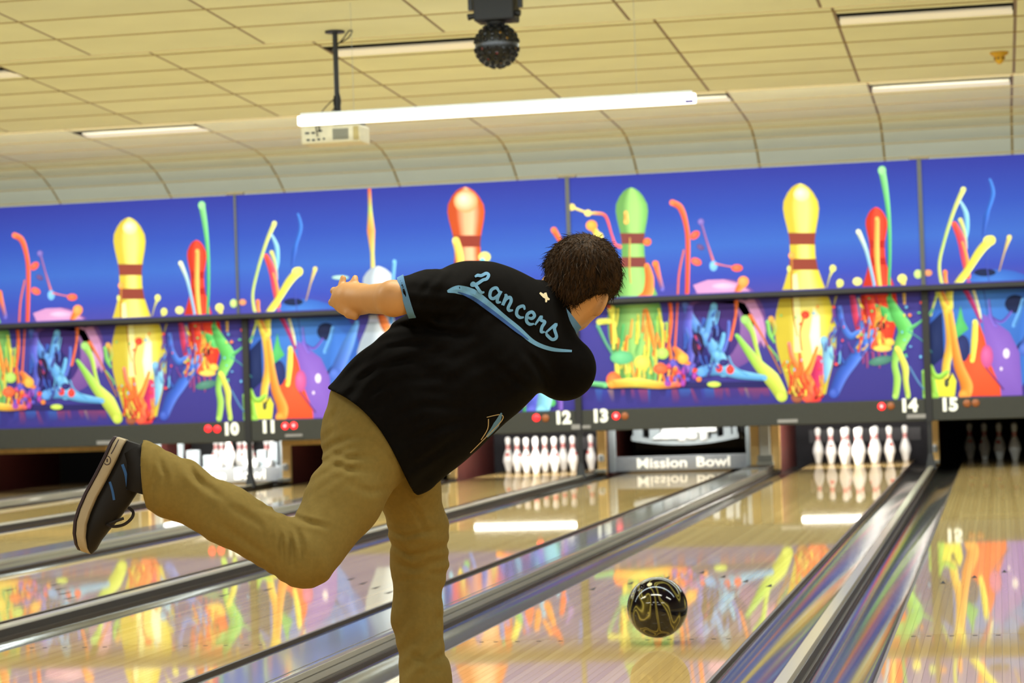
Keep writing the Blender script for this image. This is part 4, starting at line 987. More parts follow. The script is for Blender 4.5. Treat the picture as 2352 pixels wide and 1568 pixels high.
tc = N.new('ShaderNodeTexCoord'); mp = N.new('ShaderNodeMapping'); L.new(tc.outputs['Object'], mp.inputs[0]); mp.inputs['Scale'].default_value = (10.5, 10.5, 3.6); mp.inputs['Rotation'].default_value = (.15, -.2, .5); mp.inputs['Location'].default_value = (1.7, .4, 2.2)
nz = N.new('ShaderNodeTexWave'); nz.wave_type = 'BANDS'; nz.bands_direction = 'X'; nz.inputs['Scale'].default_value = .62; nz.inputs['Distortion'].default_value = 3.0; nz.inputs['Detail'].default_value = 2.0; nz.inputs['Detail Scale'].default_value = .9; nz.inputs['Detail Roughness'].default_value = .45
w1 = N.new('ShaderNodeTexNoise'); w1.inputs['Scale'].default_value = 1.15; w1.inputs['Detail'].default_value = 1.0; L.new(mp.outputs[0], w1.inputs['Vector'])
sc2 = N.new('ShaderNodeVectorMath'); sc2.operation = 'MULTIPLY_ADD'; sc2.inputs[1].default_value = (2.6, 2.6, .9); L.new(w1.outputs['Color'], sc2.inputs[0]); L.new(mp.outputs[0], sc2.inputs[2])
L.new(sc2.outputs[0], nz.inputs['Vector'])
rp = N.new('ShaderNodeValToRGB'); el = rp.color_ramp.elements
el[0].position = .0; el[0].color = (*lin((14, 10, 16)), 1); el[1].position = 1; el[1].color = (*lin((60, 54, 26)), 1)
for pp, cc in ((.50, (18, 13, 18)), (.70, (36, 31, 20)), (.84, (84, 77, 36)), (.93, (164, 153, 80)), (.97, (92, 84, 40))):
    x_ = el.new(pp); x_.color = (*lin(cc), 1)
L.new(nz.outputs['Fac'], rp.inputs[0]); L.new(rp.outputs[0], bs.inputs['Base Color']); bs.inputs['Roughness'].default_value = .08
me.materials.append(m)
e = empty('bowling_ball', tuple(c)); tag(e, 'black and yellow swirled bowling ball just above lane fourteen', 'bowling ball')
put('shell', me, e)
for (d_, hr) in holes[1:2]:
    t = MB(); t.lathe([(hr*.8, -.002), (hr*.8, .0006)], 16); o = t.build('highlight_disc', mat('highlight', (236, 222, 170), .35), e, tuple(d_*(R-.0003))); o.rotation_euler = Vector(d_).to_track_quat('Z', 'Y').to_euler()  # cream disc painted as the bright highlight beside the hole
t = MB(); t.lathe([(.0042, -.002), (.0042, .0004)], 12); d2 = np.array([(1486-1510)/69.8, (1394.5-1400)/69.8]); d3 = CR*d2[0]+CU*d2[1]-CF*math.sqrt(1-d2 @ d2)
o = t.build('pin_marker', mat('pin marker', (150, 140, 70), .35), e, tuple(d3*(R-.0002))); o.rotation_euler = Vector(d3).to_track_quat('Z', 'Y').to_euler()
# ================================================================== bowler
def B(x, y, D): return atD(x, y, D)
PXM = lambda D: FPX/D
def smin(a, b, k):
    h = np.clip(.5 + .5*(b-a)/k, 0, 1); return b + (a-b)*h - k*h*(1-h)
def cone(p, a, b, ra, rb):
    ab = b-a; t = np.clip(((p-a) @ ab)/(ab @ ab), 0, 1)
    return np.linalg.norm(p-(a+t[:, None]*ab), axis=1) - (ra+(rb-ra)*t)
def chain(p, pts, k=.02):
    d = None
    for (a, ra), (b, rb) in zip(pts[:-1], pts[1:]):
        e_ = cone(p, a, b, ra, rb); d = e_ if d is None else smin(d, e_, k)
    return d
def ell(p, c, axes, rad):
    q = (p-c) @ np.stack(axes).T/np.array(rad); k0 = np.linalg.norm(q, axis=1); k1 = np.linalg.norm(q/np.array(rad), axis=1)
    return k0*(k0-1)/np.maximum(k1, 1e-9)
def loft(p, secs_, k=.03):
    """elliptic sweep: sections (centre, right axis, halfwidth, depth axis, halfdepth)"""
    best = None
    for s0, s1 in zip(secs_[:-1], secs_[1:]):
        a, b = s0[0], s1[0]; ab = b-a; t = np.clip(((p-a) @ ab)/(ab @ ab), 0, 1)
        c = a+t[:, None]*ab; q = p-c
        R_ = s0[1]+(s1[1]-s0[1])*t[:, None]; R_ /= np.linalg.norm(R_, axis=1)[:, None]
        N_ = s0[3]+(s1[3]-s0[3])*t[:, None]; N_ /= np.linalg.norm(N_, axis=1)[:, None]
        ax = ab/np.linalg.norm(ab)
        w_ = s0[2]+(s1[2]-s0[2])*t; h_ = s0[4]+(s1[4]-s0[4])*t
        u = np.einsum('ij,ij->i', q, R_); v = np.einsum('ij,ij->i', q, N_); ww = q-u[:, None]*R_-v[:, None]*N_; wl = np.linalg.norm(ww, axis=1)
        m_ = np.minimum(w_, h_)
        k0 = np.sqrt((u/w_)**2+(v/h_)**2+(wl/m_)**2); k1 = np.sqrt((u/w_**2)**2+(v/h_**2)**2+(wl/m_**2)**2)
        d = k0*(k0-1)/np.maximum(k1, 1e-6)
        best = d if best is None else smin(best, d, k)
    return best
def nets(f, lo, hi, h):
    """naive surface nets on a sparse evaluation of f"""
    lo = np.array(lo); n = np.ceil((np.array(hi)-lo)/h).astype(int)+1
    bs_ = 6; nb = (n+bs_-1)//bs_
    bi = np.stack(np.meshgrid(*[np.arange(k) for k in nb], indexing='ij'), -1).reshape(-1, 3)
    cen = lo+(bi*bs_+bs_/2)*h; fc = f(cen)
    G = np.ones(tuple(nb*bs_), np.float32)
    G6 = G.reshape(nb[0], bs_, nb[1], bs_, nb[2], bs_)
    sgn = np.where(fc < 0, -1, 1).astype(np.float32)
    G6 *= sgn.reshape(*nb)[:, None, :, None, :, None]
    act = bi[np.abs(fc) < bs_*h*1.3]
    off = np.stack(np.meshgrid(*[np.arange(bs_)]*3, indexing='ij'), -1).reshape(-1, 3)
    for s_ in range(0, len(act), 1500):
        a_ = act[s_:s_+1500]; idx = (a_[:, None, :]*bs_+off[None]).reshape(-1, 3)
        G[idx[:, 0], idx[:, 1], idx[:, 2]] = f(lo+idx*h)
    S = G < 0
    c = [S[i:S.shape[0]-1+i, j:S.shape[1]-1+j, k:S.shape[2]-1+k] for i in (0, 1) for j in (0, 1) for k in (0, 1)]
    allin = np.logical_and.reduce(c); anyin = np.logical_or.reduce(c); cell = anyin & ~allin
    ids = -np.ones(cell.shape, np.int64); ci_ = np.argwhere(cell); ids[cell] = np.arange(len(ci_))
    acc = np.zeros((len(ci_), 3)); cnt = np.zeros(len(ci_))
    for ax in range(3):
        for o1 in (0, 1):
            for o2 in (0, 1):
                o = [0, 0, 0]; rest = [q for q in range(3) if q != ax]; o[rest[0]] = o1; o[rest[1]] = o2
                a_ = ci_+o; b = a_.copy(); b[:, ax] += 1
                ga = G[a_[:, 0], a_[:, 1], a_[:, 2]]; gb = G[b[:, 0], b[:, 1], b[:, 2]]; mk_ = (ga < 0) != (gb < 0)
                t = np.where(mk_, ga/np.where(mk_, ga-gb, 1), 0)
                pt = a_.astype(float); pt[:, ax] += t
                acc[mk_] += pt[mk_]; cnt[mk_] += 1
    V = lo+acc/cnt[:, None]*h
    F = []
    for ax in range(3):
        r1, r2 = [q for q in range(3) if q != ax]
        sl = [slice(0, S.shape[0]-1), slice(0, S.shape[1]-1), slice(0, S.shape[2]-1)]
        sh_ = [slice(0, s2.stop) for s2 in sl]; sh_[ax] = slice(1, sl[ax].stop+1)
        e0 = S[tuple(sl)]; e1 = S[tuple(sh_)]; ed = np.argwhere(e0 != e1)
        ed = ed[(ed[:, r1] > 0) & (ed[:, r2] > 0)]
        q = []
        for (d1, d2) in ((0, 0), (1, 0), (1, 1), (0, 1)):
            k = ed.copy(); k[:, r1] -= d1; k[:, r2] -= d2; q.append(ids[k[:, 0], k[:, 1], k[:, 2]])
        q = np.stack(q, 1); fl = e0[ed[:, 0], ed[:, 1], ed[:, 2]]
        if ax == 1: fl = ~fl
        q[fl] = q[fl][:, ::-1]
        F.append(q[(q >= 0).all(1)])
    F = np.concatenate(F)
    for _ in range(2):          # pull vertices on to the true surface
        e_ = h*.25; d0 = f(V); g = np.stack([f(V+np.eye(3)[k]*e_)-d0 for k in range(3)], 1)/e_
        gl = np.maximum((g*g).sum(1), .15); V = V-np.clip(d0/gl, -h, h)[:, None]*g
    return V, F
def sdf_mesh(name, f, lo, hi, h, m, parent, smooth_it=0):
    V, F = nets(f, lo, hi, h)
    me = bpy.data.meshes.new(name); me.from_pydata(V.tolist(), [], F.tolist()); me.update()
    bm = bmesh.new(); bm.from_mesh(me); bmesh.ops.recalc_face_normals(bm, faces=bm.faces)
    for _ in range(smooth_it): bmesh.ops.smooth_vert(bm, verts=bm.verts, factor=.5, use_axis_x=True, use_axis_y=True, use_axis_z=True)
    bm.to_mesh(me); bm.free()
    me.polygons.foreach_set('use_smooth', [True]*len(me.polygons)); me.materials.append(m)
    return put(name, me, parent)
nrm = lambda v: np.array(v, float)/np.linalg.norm(v)
IX, IY = CR, -CU                                  # image right / image down, in world
def img(dx, dy, dd=0.0): return nrm(CR*dx - CU*dy + CF*dd)   # direction from image dx,dy(down) and depth

person = empty('person', (0.0, -0.3, 0.0)); tag(person, 'bowler in black shirt and khaki trousers, balancing on one leg after release', 'person')
PO = np.array(person.location)
M_skin = mat('skin', (210, 158, 100), .5, var=.05, scale=12)
M_shirt = mat('shirt black', (8, 7, 6), .85, spec=.10, var=.25, scale=60)
M_khaki = mat('khaki twill', (134, 116, 60), .85, spec=.2, var=.06, scale=90)
M_hair = None

# ---- joints
Rhip, Rknee, Rank = B(868, 1012, 6.06), B(706, 1280, 5.84), B(345, 1092, 5.86)
Lhip, Lknee = B(930, 1075, 6.20), B(961, 1285, 6.30)
Lmid, Lank = B(957, 1430, 6.28), B(990, 1640, 6.24)
Lank[2] = .10
spine = [B(852, 1008, 6.08), B(930, 938, 6.10), B(1006, 872, 6.13), B(1090, 800, 6.17), B(1172, 745, 6.22), B(1245, 718, 6.27)]
Lsh, Lel, Lwr = B(1068, 672, 6.14), B(893, 687, 5.93), B(838, 686, 6.10)
Rsh, Rel, Rwr = B(1292, 842, 6.24), B(1268, 812, 6.50), B(1250, 745, 6.70)
neck0, neck1 = B(1286, 728, 6.28), B(1340, 684, 6.30)
up = img(.36, -.93, .10); fw0 = img(.30, .22, .93); rt = nrm(np.cross(fw0, up)); fwd = nrm(np.cross(up, rt))   # head frame
HC = B(1336, 640, 6.31)                           # skull centre

# ---- body (skin), one continuous mesh
knuck = B(782, 684, 6.16)
def hand_left(p):
    palm = ell(p, B(800, 686, 6.135), [img(-1, 0, .6), img(0, 1, 0), img(.6, 0, 1)], (.052, .037, .021))
    d = smin(palm, cone(p, Lwr, B(808, 687, 6.13), .033, .031), .04)
    F_ = [[B(790, 668, 6.15), B(786, 652, 6.16), B(788, 639, 6.165)],                       # raised finger
          [B(812, 660, 6.13), B(814, 646, 6.13), B(816, 638, 6.135)],                       # raised finger
          [B(774, 668, 6.16), B(768, 668, 6.20), B(772, 676, 6.23)],                        # curled away
          [B(770, 690, 6.16), B(764, 694, 6.20), B(770, 700, 6.23)]]
    for i, ch in enumerate(F_):
        r_ = [.0092, .0090, .010, .0104][i]
        d = smin(d, chain(p, [(ch[0], r_*1.1), (ch[1], r_), (ch[2], r_*.86)], .004), .008)
    th = chain(p, [(B(790, 708, 6.12), .015), (B(802, 720, 6.10), .0115), (B(816, 727, 6.095), .0092)], .006)
    return smin(d, th, .010)
def hand_right(p):
    o = Rwr; a = nrm(Rwr-Rel); s1 = nrm(np.cross(a, [0, 0, 1])); u1 = nrm(np.cross(s1, a))
    d = smin(ell(p, o+a*.055, [a, s1, u1], (.055, .040, .02)), cone(p, o, o+a*.04, .026, .032), .02)
    for i, (sx, ln) in enumerate(((-.03, .065), (-.010, .078), (.010, .072), (.029, .056))):
        k0 = o+a*.095+s1*sx; k1 = k0+a*ln*.45+u1*.008; k2 = k1+a*ln*.3+u1*.022
        d = smin(d, chain(p, [(k0, .0105), (k1, .0096), (k2, .008)], .004), .006)
    t0 = o+a*.04-s1*.035; return smin(d, chain(p, [(t0, .014), (t0-s1*.022+a*.022+u1*.01, .0115), (t0-s1*.028+a*.05+u1*.018, .0092)], .005), .01)
def head_sdf(p):
    d = ell(p, HC, [rt, fwd, up], (.074, .092, .098))
    d = smin(d, ell(p, HC+fwd*.035-up*.055, [rt, fwd, up], (.056, .060, .062)), .04)         # face and jaw
    d = smin(d, ell(p, HC+fwd*.055-up*.105, [rt, fwd, up], (.032, .030, .024)), .035)        # chin
    d = smin(d, cone(p, HC+fwd*.092-up*.018, HC+fwd*.112-up*.052, .008, .014), .014)         # nose
    d = smin(d, cone(p, HC+fwd*.098-up*.086-rt*.016, HC+fwd*.098-up*.086+rt*.016, .008, .008), .010)  # lips
    d = smin(d, cone(p, HC+fwd*.084+up*.012-rt*.035, HC+fwd*.084+up*.012+rt*.035, .010, .010), .016)  # brow
    for s_ in (-1, 1):
        d = np.maximum(d, -(np.linalg.norm(p-(HC+fwd*.100-up*.008+rt*s_*.031), axis=1)-.014))
        d1 = nrm(rt*s_*.62-fwd*.78); uu = nrm(up*.98+fwd*.10); uu = nrm(uu-d1*(uu @ d1)); eo = np.cross(d1, uu)
        ear = ell(p, HC+rt*s_*.083-fwd*.010-up*.050, [d1, uu, eo], (.019, .031, .0075))
        ear = np.maximum(ear, -ell(p, HC+rt*s_*.087-fwd*.004-up*.048+eo*(.008 if eo @ fwd > 0 else -.008), [d1, uu, eo], (.011, .021, .006)))
        d = smin(d, ear, .008)
    return d
tr = [nrm(spine[i+1]-spine[max(i-1, 0)]) if i < 5 else nrm(spine[5]-spine[4]) for i in range(6)]
def perp(i):
    r_ = img(.64, .77, .12); r_ = nrm(r_-tr[i]*(r_ @ tr[i])); return r_
def body_f(p):
    p = p+PO
    d = head_sdf(p)
    d = smin(d, chain(p, [(neck0-tr[5]*.05, .052), (neck0, .050), (neck1, .052)], .02), .03)
    S_l = [(spine[i], perp(i), w_, nrm(np.cross(perp(i), tr[i])), h_) for i, (w_, h_) in enumerate(((.13, .085), (.12, .085), (.13, .09), (.15, .095), (.15, .085), (.09, .06)))]
    d = smin(d, loft(p, S_l), .03)
    d = smin(d, chain(p, [(spine[4], .045), (Lsh, .036), (B(968, 681, 6.02), .030), (B(938, 683, 5.975), .034), (B(905, 685, 5.95), .0415), (B(830, 687, 6.105), .035)], .02), .025)
    d = smin(d, hand_left(p), .014)
    d = smin(d, chain(p, [(spine[4], .05), (Rsh, .05), (Rel, .038), (Rwr, .026)], .02), .03)
    d = smin(d, hand_right(p), .012)
    d = smin(d, chain(p, [(spine[0], .07), (Rhip, .065), (Rknee, .045), (B(372, 1106, 5.86), .030)], .03), .03)
    d = smin(d, chain(p, [(spine[0], .07), (Lhip, .06), (Lknee, .045), (Lmid, .04), (Lank, .034)], .03), .03)
    return d
lo = np.array([-.92, -1.15, 0.04])-PO; hi = np.array([.62, .35, 1.36])-PO
body = sdf_mesh('body', body_f, lo, hi, .0055, M_skin, person)

# ---- trousers
hem_n = img(-1, .06, 0); hem_p = B(334, 1094, 5.86)
fold_rng = np.random.RandomState(4)
def folds(p, c, axis, amp, wl, sig, seed):
    """soft cloth folds radiating round a point"""
    q = p-c; r_ = np.linalg.norm(q, axis=1); a1 = nrm(np.cross(axis, CF)); s_ = q @ axis; t = q @ a1
    w = (s_+.012*np.sin(t*17+seed*2)+.25*t*math.sin(seed*3))/wl+.35*np.sin(s_*23+seed); sn_ = np.sin(2*math.pi*w+seed); return .8*amp*(np.abs(sn_)**.7*np.sign(sn_))*np.exp(-(r_/sig)**2)*(.55+.45*np.sin(t*21+seed*5))
def to_px(p):
    d = p-CAM; z = d @ CF; return np.stack([W/2+FPX*(d @ CR)/z, H/2-FPX*(d @ CU)/z], 1)
def creases(p, lines):
    q = to_px(p); out = np.zeros(len(p))
    for (pts, sig, dep) in lines:
        P = np.array(pts, float); lo_, hi_ = P.min(0)-3.2*sig, P.max(0)+3.2*sig
        m_ = ((q > lo_) & (q < hi_)).all(1)
        if not m_.any(): continue
        qq = q[m_]; best = np.full(len(qq), 1e9); tt = np.zeros(len(qq)); n = len(P)-1
        for i in range(n):
            a, b = P[i], P[i+1]; ab = b-a; t = np.clip(((qq-a) @ ab)/(ab @ ab), 0, 1); dd = np.linalg.norm(qq-(a+t[:, None]*ab), axis=1)
            up_ = dd < best; best = np.where(up_, dd, best); tt = np.where(up_, (i+t)/n, tt)
        env = np.sin(math.pi*np.clip(tt*.92+.04, 0, 1))
        out[m_] += dep*env*(np.exp(-(best/sig)**2)-.45*np.exp(-((best-1.9*sig)/sig)**2))
    return out
T_CR = [([(655, 1186), (668, 1240), (672, 1305)], 7, .010), ([(668, 1195), (690, 1240), (702, 1300)], 7, .008), ([(640, 1195), (646, 1245), (652, 1290)], 6, .007), ([(662, 1182), (705, 1198), (760, 1212)], 6, .006),
        ([(720, 1230), (716, 1270), (712, 1310)], 6, .004), ([(655, 1183), (625, 1172), (590, 1160)], 6, .005),
        ([(756, 1036), (800, 1052), (870, 1046)], 6, .005), ([(752, 1062), (800, 1078), (860, 1082)], 7, .006), ([(765, 1022), (800, 1008), (868, 1000)], 6, .004), ([(778, 920), (766, 960), (764, 1000)], 6, .004), ([(800, 1110), (850, 1130), (900, 1120)], 8, .004),
        ([(882, 1212), (930, 1232), (1008, 1214)], 6, .006), ([(892, 1246), (940, 1274), (1018, 1262)], 7, .008), ([(900, 1290), (950, 1306), (1022, 1290)], 7, .006), ([(905, 1335), (960, 1330), (1015, 1345)], 7, .004),
        ([(990, 1350), (1004, 1420), (998, 1480)], 7, .005), ([(925, 1130), (960, 1180), (985, 1240)], 7, .004), ([(935, 1495), (980, 1525), (1025, 1500)], 7, .006), ([(950, 1560), (990, 1535), (1025, 1545)], 7, .004),
        ([(360, 1042), (380, 1090), (384, 1150)], 6, .005), ([(415, 1058), (450, 1100), (520, 1150)], 8, .006), ([(388, 1034), (436, 1068), (470, 1125)], 7, .005), ([(480, 1185), (560, 1240), (640, 1295)], 9, .005), ([(348, 1030), (352, 1095), (345, 1160)], 4, .0025), ([(520, 1160), (560, 1180), (610, 1215)], 9, .004)]
S_CR = [([(790, 868), (890, 800), (1010, 782)], 7, .005), ([(778, 888), (900, 835), (1060, 815)], 8, .005), ([(950, 726), (1000, 762), (1090, 772)], 8, .006), ([(860, 768), (920, 748), (985, 742)], 6, .004), ([(830, 905), (930, 872), (1040, 868)], 8, .004),
        ([(1002, 632), (972, 668), (962, 708)], 6, .004), ([(1020, 640), (1000, 690), (1000, 730)], 6, .003), ([(890, 960), (980, 930), (1080, 935)], 9, .004), ([(920, 1020), (1000, 985), (1090, 960)], 9, .005), ([(1200, 800), (1240, 850), (1265, 895)], 8, .005), ([(1130, 830), (1190, 880), (1230, 900)], 8, .004), ([(940, 1080), (1000, 1040), (1060, 1000)], 8, .004), ([(870, 850), (960, 815), (1050, 800)], 6, .003)]
def trousers_f(p):
    p = p+PO
    a = smin(ell(p, B(838, 985, 6.07), [img(.75, -.66), img(.66, .75), CF], (.115, .106, .100)), cone(p, B(862, 1002, 6.10), Rhip, .100, .098), .05)
    a = smin(a, cone(p, B(803, 912, 6.08), B(840, 985, 6.08), .050, .085), .03)
    d = smin(a, chain(p, [(Rhip, .100), (B(790, 1146, 5.95), .090), (Rknee, .073)], .03), .05)
    sh_ = chain(p, [(B(688, 1276, 5.84), .072), (B(520, 1182, 5.85), .067), (B(400, 1120, 5.86), .070), (B(318, 1078, 5.86), .074)], .03)
    d = smin(d, sh_, .022)
    l = chain(p, [(B(905, 1040, 6.18), .10), (B(935, 1110, 6.21), .080), (B(962, 1215, 6.26), .072), (B(963, 1290, 6.30), .070), (B(957, 1420, 6.28), .060), (B(978, 1560, 6.25), .062), (Lank+[0, 0, .01], .064)], .03)
    d = smin(d, l, .03)
    d = d+folds(p, B(668, 1200, 5.80), img(.9, .1), .0065, .034, .11, 1)+folds(p, B(690, 1250, 5.78), img(.97, -.2), .005, .028, .09, 2.2)
    d = d+folds(p, B(770, 1075, 5.97), img(.25, 1), .004, .032, .10, .3)+folds(p, B(815, 930, 5.97), img(.8, .6), .003, .05, .12, 2)
    d = d+folds(p, B(950, 1330, 6.22), img(.15, 1), .0045, .05, .16, 1.2)+folds(p, B(975, 1500, 6.2), img(.5, .9), .004, .06, .14, .4)
    d = d+folds(p, B(430, 1110, 5.80), img(.9, .45), .0045, .055, .13, 3)+folds(p, B(370, 1080, 5.8), img(.97, .2), .003, .035, .10, 1)
    d = d+creases(p, T_CR)
    d = np.maximum(d, (p-hem_p) @ hem_n); d = np.maximum(d, .065-p[:, 2])
    return d
trousers = sdf_mesh('trousers', trousers_f, np.array([-.90, -1.2, .04])-PO, np.array([.32, .0, 1.05])-PO, .0065, M_khaki, person, 1)

# ---- shirt
hem0, hem1 = B(752, 896, 6.0), B(947, 1134, 6.0)
def shirt_f(p):
    p = p+PO
    ws = ((.170, .158), (.174, .150), (.176, .135), (.180, .120), (.160, .108), (.085, .075))
    S_l = [(spine[i]-(tr[i]*.06 if i == 0 else 0), perp(i), w_, nrm(np.cross(perp(i), tr[i])), h_) for i, (w_, h_) in enumerate(ws)]
    d = loft(p, S_l, .03)
    slv = chain(p, [(B(1105, 690, 6.17), .078), (Lsh, .072), (B(985, 676, 6.03), .056), (B(900, 685, 5.94), .049)], .03)
    slv = np.maximum(slv, (p-B(931, 682, 5.96)) @ img(-.96, .28, 0))
    d = smin(d, slv, .05)
    d = smin(d, chain(p, [(B(1100, 672, 6.18), .068), (B(1262, 722, 6.27), .056)], .02), .04)
    d = smin(d, chain(p, [(B(1240, 800, 6.24), .08), (B(1295, 846, 6.25), .077), (B(1290, 838, 6.40), .062)], .03), .05)
    d = smin(d, chain(p, [(B(1150, 850, 6.16), .10), (B(1020, 985, 6.14), .085), (B(960, 1085, 6.12), .05)], .03), .05)   # loose front and side
    # neck opening
    d = np.maximum(d, -cone(p, B(1290, 722, 6.285), B(1345, 682, 6.30), .052, .06))
    for (x, y, D, ax, amp, wl, sg, sd) in ((860, 850, 5.97, (.5, .85), .0045, .05, .14, .5), (960, 770, 6.0, (.2, .98), .004, .045, .14, 1.4), (1060, 720, 6.02, (.5, .85), .003, .05, .12, .2), (900, 930, 5.97, (.6, .8), .004, .07, .16, 2.0),
                                          (1010, 660, 6.0, (.9, .3), .003, .03, .08, 1), (1060, 960, 6.02, (.5, .86), .004, .06, .15, .9), (1220, 860, 6.1, (.8, .6), .003, .05, .10, 2), (1000, 850, 6.0, (.45, .9), .003, .06, .2, .1)):
        d = d+folds(p, B(x, y, D), img(*ax), amp, wl, sg, sd)
    d = d+creases(p, S_CR)
    # hem
    hn = nrm(np.cross(hem1-hem0, CF)); hn = hn if hn @ img(-1, .8) > 0 else -hn
    q = p-hem0; t = (q @ nrm(hem1-hem0))/np.linalg.norm(hem1-hem0)
    bow = .043*np.sin(math.pi*np.clip(t, 0, 1)**.8)
    d = np.maximum(d, (q @ hn)+bow)
    return d
shirt = sdf_mesh('shirt', shirt_f, np.array([-.33, -1.0, .55])-PO, np.array([.66, .15, 1.36])-PO, .0055, M_shirt, person, 1)
M_sblue = mat('shirt trim blue', (100, 150, 200), .7, spec=.2)
M_sblue2 = mat('print blue', (112, 168, 210), .6, spec=.2)
M_sblue3 = mat('print deep blue', (52, 92, 160), .6, spec=.2)
# sleeve band
bvh_s = BVHTree.FromObject(shirt, bpy.context.evaluated_depsgraph_get())
def hit(px, py, off=.0012):
    o = CAM-PO; d = ray(px, py); d = d/np.linalg.norm(d)
    h_ = bvh_s.ray_cast(Vector(o), Vector(d))
    return None if h_[0] is None else (np.array(h_[0])-d*off, np.array(h_[1]))
def ring(c, ax, r0, r1, half, thick, name, m, n=40, squash=(1, 1), f=None):
    """short cloth band round an axis, radius from the shirt surface"""
    ax = nrm(ax); e1 = nrm(np.cross(ax, CF)); e2 = nrm(np.cross(ax, e1)); V = []; F = []
    for s_, (a_, rr) in enumerate(((-half, r0), (half, r1), (half, r1-thick), (-half, r0-thick))):
        for k in range(n):
            t = 2*math.pi*k/n; V.append(c+ax*a_+(e1*math.cos(t)*squash[0]+e2*math.sin(t)*squash[1])*rr-PO)
    for s_ in range(4):
        for k in range(n): F.append((s_*n+k, s_*n+(k+1) % n, ((s_+1) % 4)*n+(k+1) % n, ((s_+1) % 4)*n+k))
    b = MB(); b.add(V, F); return b.build(name, m, shirt, smooth=True)
ring(B(933, 682, 5.963), img(-.96, .28, -.0), .0562, .0532, .0085, .006, 'sleeve_band', M_sblue)
# collar: band standing round the neck
cv = []; n_ = 30
cc_ = B(1290, 722, 6.283); cax = nrm(neck1-neck0+fwd*.0); c1 = nrm(np.cross(cax, CF)); c2 = nrm(np.cross(cax, c1))
ring(B(1291, 713, 6.283), nrm(cax-CF*.25), .072, .066, .0115, .005, 'collar', M_sblue, squash=(1, 1))

# ---- printed lettering on the back, laid on the cloth
def ribbon(px_pts, wid, name, m, off=.0016, seg=6, cross=3):
    P = [np.array(q) for q in catmull([(q[0], q[1], 0) for q in px_pts], seg)]; n = len(P)
    wl = wid if hasattr(wid, '__len__') else [wid]*len(px_pts)
    V = []; F = []; ok = []
    for i in range(n):
        t = P[min(i+1, n-1)]-P[max(i-1, 0)]; t = t/(np.linalg.norm(t)+1e-9); nn = np.array([-t[1], t[0]])
        u = i/(n-1)*(len(wl)-1); j = min(int(u), len(wl)-2); w_ = wl[j]+(wl[j+1]-wl[j])*(u-j)
        for k in range(cross):
            s_ = (k/(cross-1)-.5)*w_; h_ = hit(P[i][0]+nn[0]*s_, P[i][1]+nn[1]*s_, off)
            V.append(h_[0] if h_ else None)
    for i in range(n-1):
        for k in range(cross-1):
            q = (i*cross+k, i*cross+k+1, (i+1)*cross+k+1, (i+1)*cross+k)
            if all(V[a] is not None for a in q): F.append(q)
    V = [v if v is not None else np.zeros(3) for v in V]
    used = sorted({a for q in F for a in q}); mp_ = {a: i for i, a in enumerate(used)}
    if not used: return None
    b = MB(); b.add([V[a] for a in used], [tuple(mp_[a] for a in q) for q in F]); return b, m, name
def C1(x, y): return (700+x/2.4125, 500+y/2.4125)
def lay(parts, name, m):
    b = MB()
    for r_ in parts:
        if r_: b.add(r_[0].v, r_[0].f)
    return b.build(name, m, shirt)
SW = [C1(790, 408), C1(850, 398), C1(930, 420), C1(1010, 475), C1(1090, 545), C1(1180, 615), C1(1270, 690), C1(1370, 728), C1(1480, 738)]
lay([ribbon(SW, [5, 20, 22, 17, 16, 14, 10, 9, 5], 's', None, .0012)], 'swoosh', M_sblue2)
SW2 = [C1(850, 412), C1(930, 445), C1(1010, 500), C1(1090, 560), C1(1180, 630), C1(1240, 675)]
lay([ribbon(SW2, [2, 8, 9, 8, 7, 2], 's', None, .0022)], 'swoosh_center', M_sblue3)  # darker blue centre of the printed swoosh
b0, b1 = np.array([925., 372.]), np.array([1440., 720.]); bd = (b1-b0)/np.linalg.norm(b1-b0); bu = np.array([.30, -.954])
GL = {'L': (0, 1.0, [[(.05, .75), (.25, 1.0), (.55, 1.15), (.9, 1.55), (1.15, 1.55), (1.1, 1.2), (.8, .9), (.5, .45), (.2, .1), (.0, .0), (.1, .22), (.5, .1), (.95, -.08), (1.25, .1)]]),
      'a': (112, 1, [[(.82, .8), (.45, 1), (.08, .6), (.12, .08), (.45, .05), (.8, .55), (.92, 1.0), (.82, .4), (.9, .02), (1.2, .2)]]),
      'n': (196, 1, [[(.05, .85), (.2, .9), (.15, .05), (.25, .6), (.55, .98), (.75, .75), (.68, .12), (.85, .0), (1.15, .2)]]),
      'c': (288, 1, [[(.72, .8), (.5, 1), (.12, .6), (.15, .1), (.5, 0), (.85, .22)]]),
      'e': (352, 1, [[(.1, .4), (.55, .5), (.72, .85), (.42, 1), (.1, .6), (.2, .08), (.55, 0), (.9, .25)]]),
      'r': (418, 1, [[(.0, .2), (.3, 1.1), (.38, .85), (.75, .9), (.65, .4), (.72, .02), (1.0, .18)]]),
      's': (496, 1.1, [[(-.1, .1), (.5, 1.15), (.5, .8), (.85, .35), (.6, .0), (.1, .05), (.0, .2)]])}
for ch, (u0, sc_, sts) in GL.items():
    prt = []
    for s_ in sts:
        pts = [C1(*(b0+bd*(u0+x*66*sc_)+bu*(y*66*sc_))) for x, y in s_]
        prt.append(ribbon(pts, [4]+[7.4]*(len(pts)-2)+[3.6], 'l', None, .0028))
    o = lay(prt, 'letter', M_sblue2); o['label'] = 'blue script letter %s of the word Lancers' % ch
lay([ribbon([(1240, 672), (1250, 680), (1262, 688)], [4, 8, 4], 'l', None), ribbon([(1252, 672), (1255, 684), (1254, 694)], [6, 7, 3], 'l', None)], 'neck_emblem', mat('neck emblem', (226, 214, 176), .6))
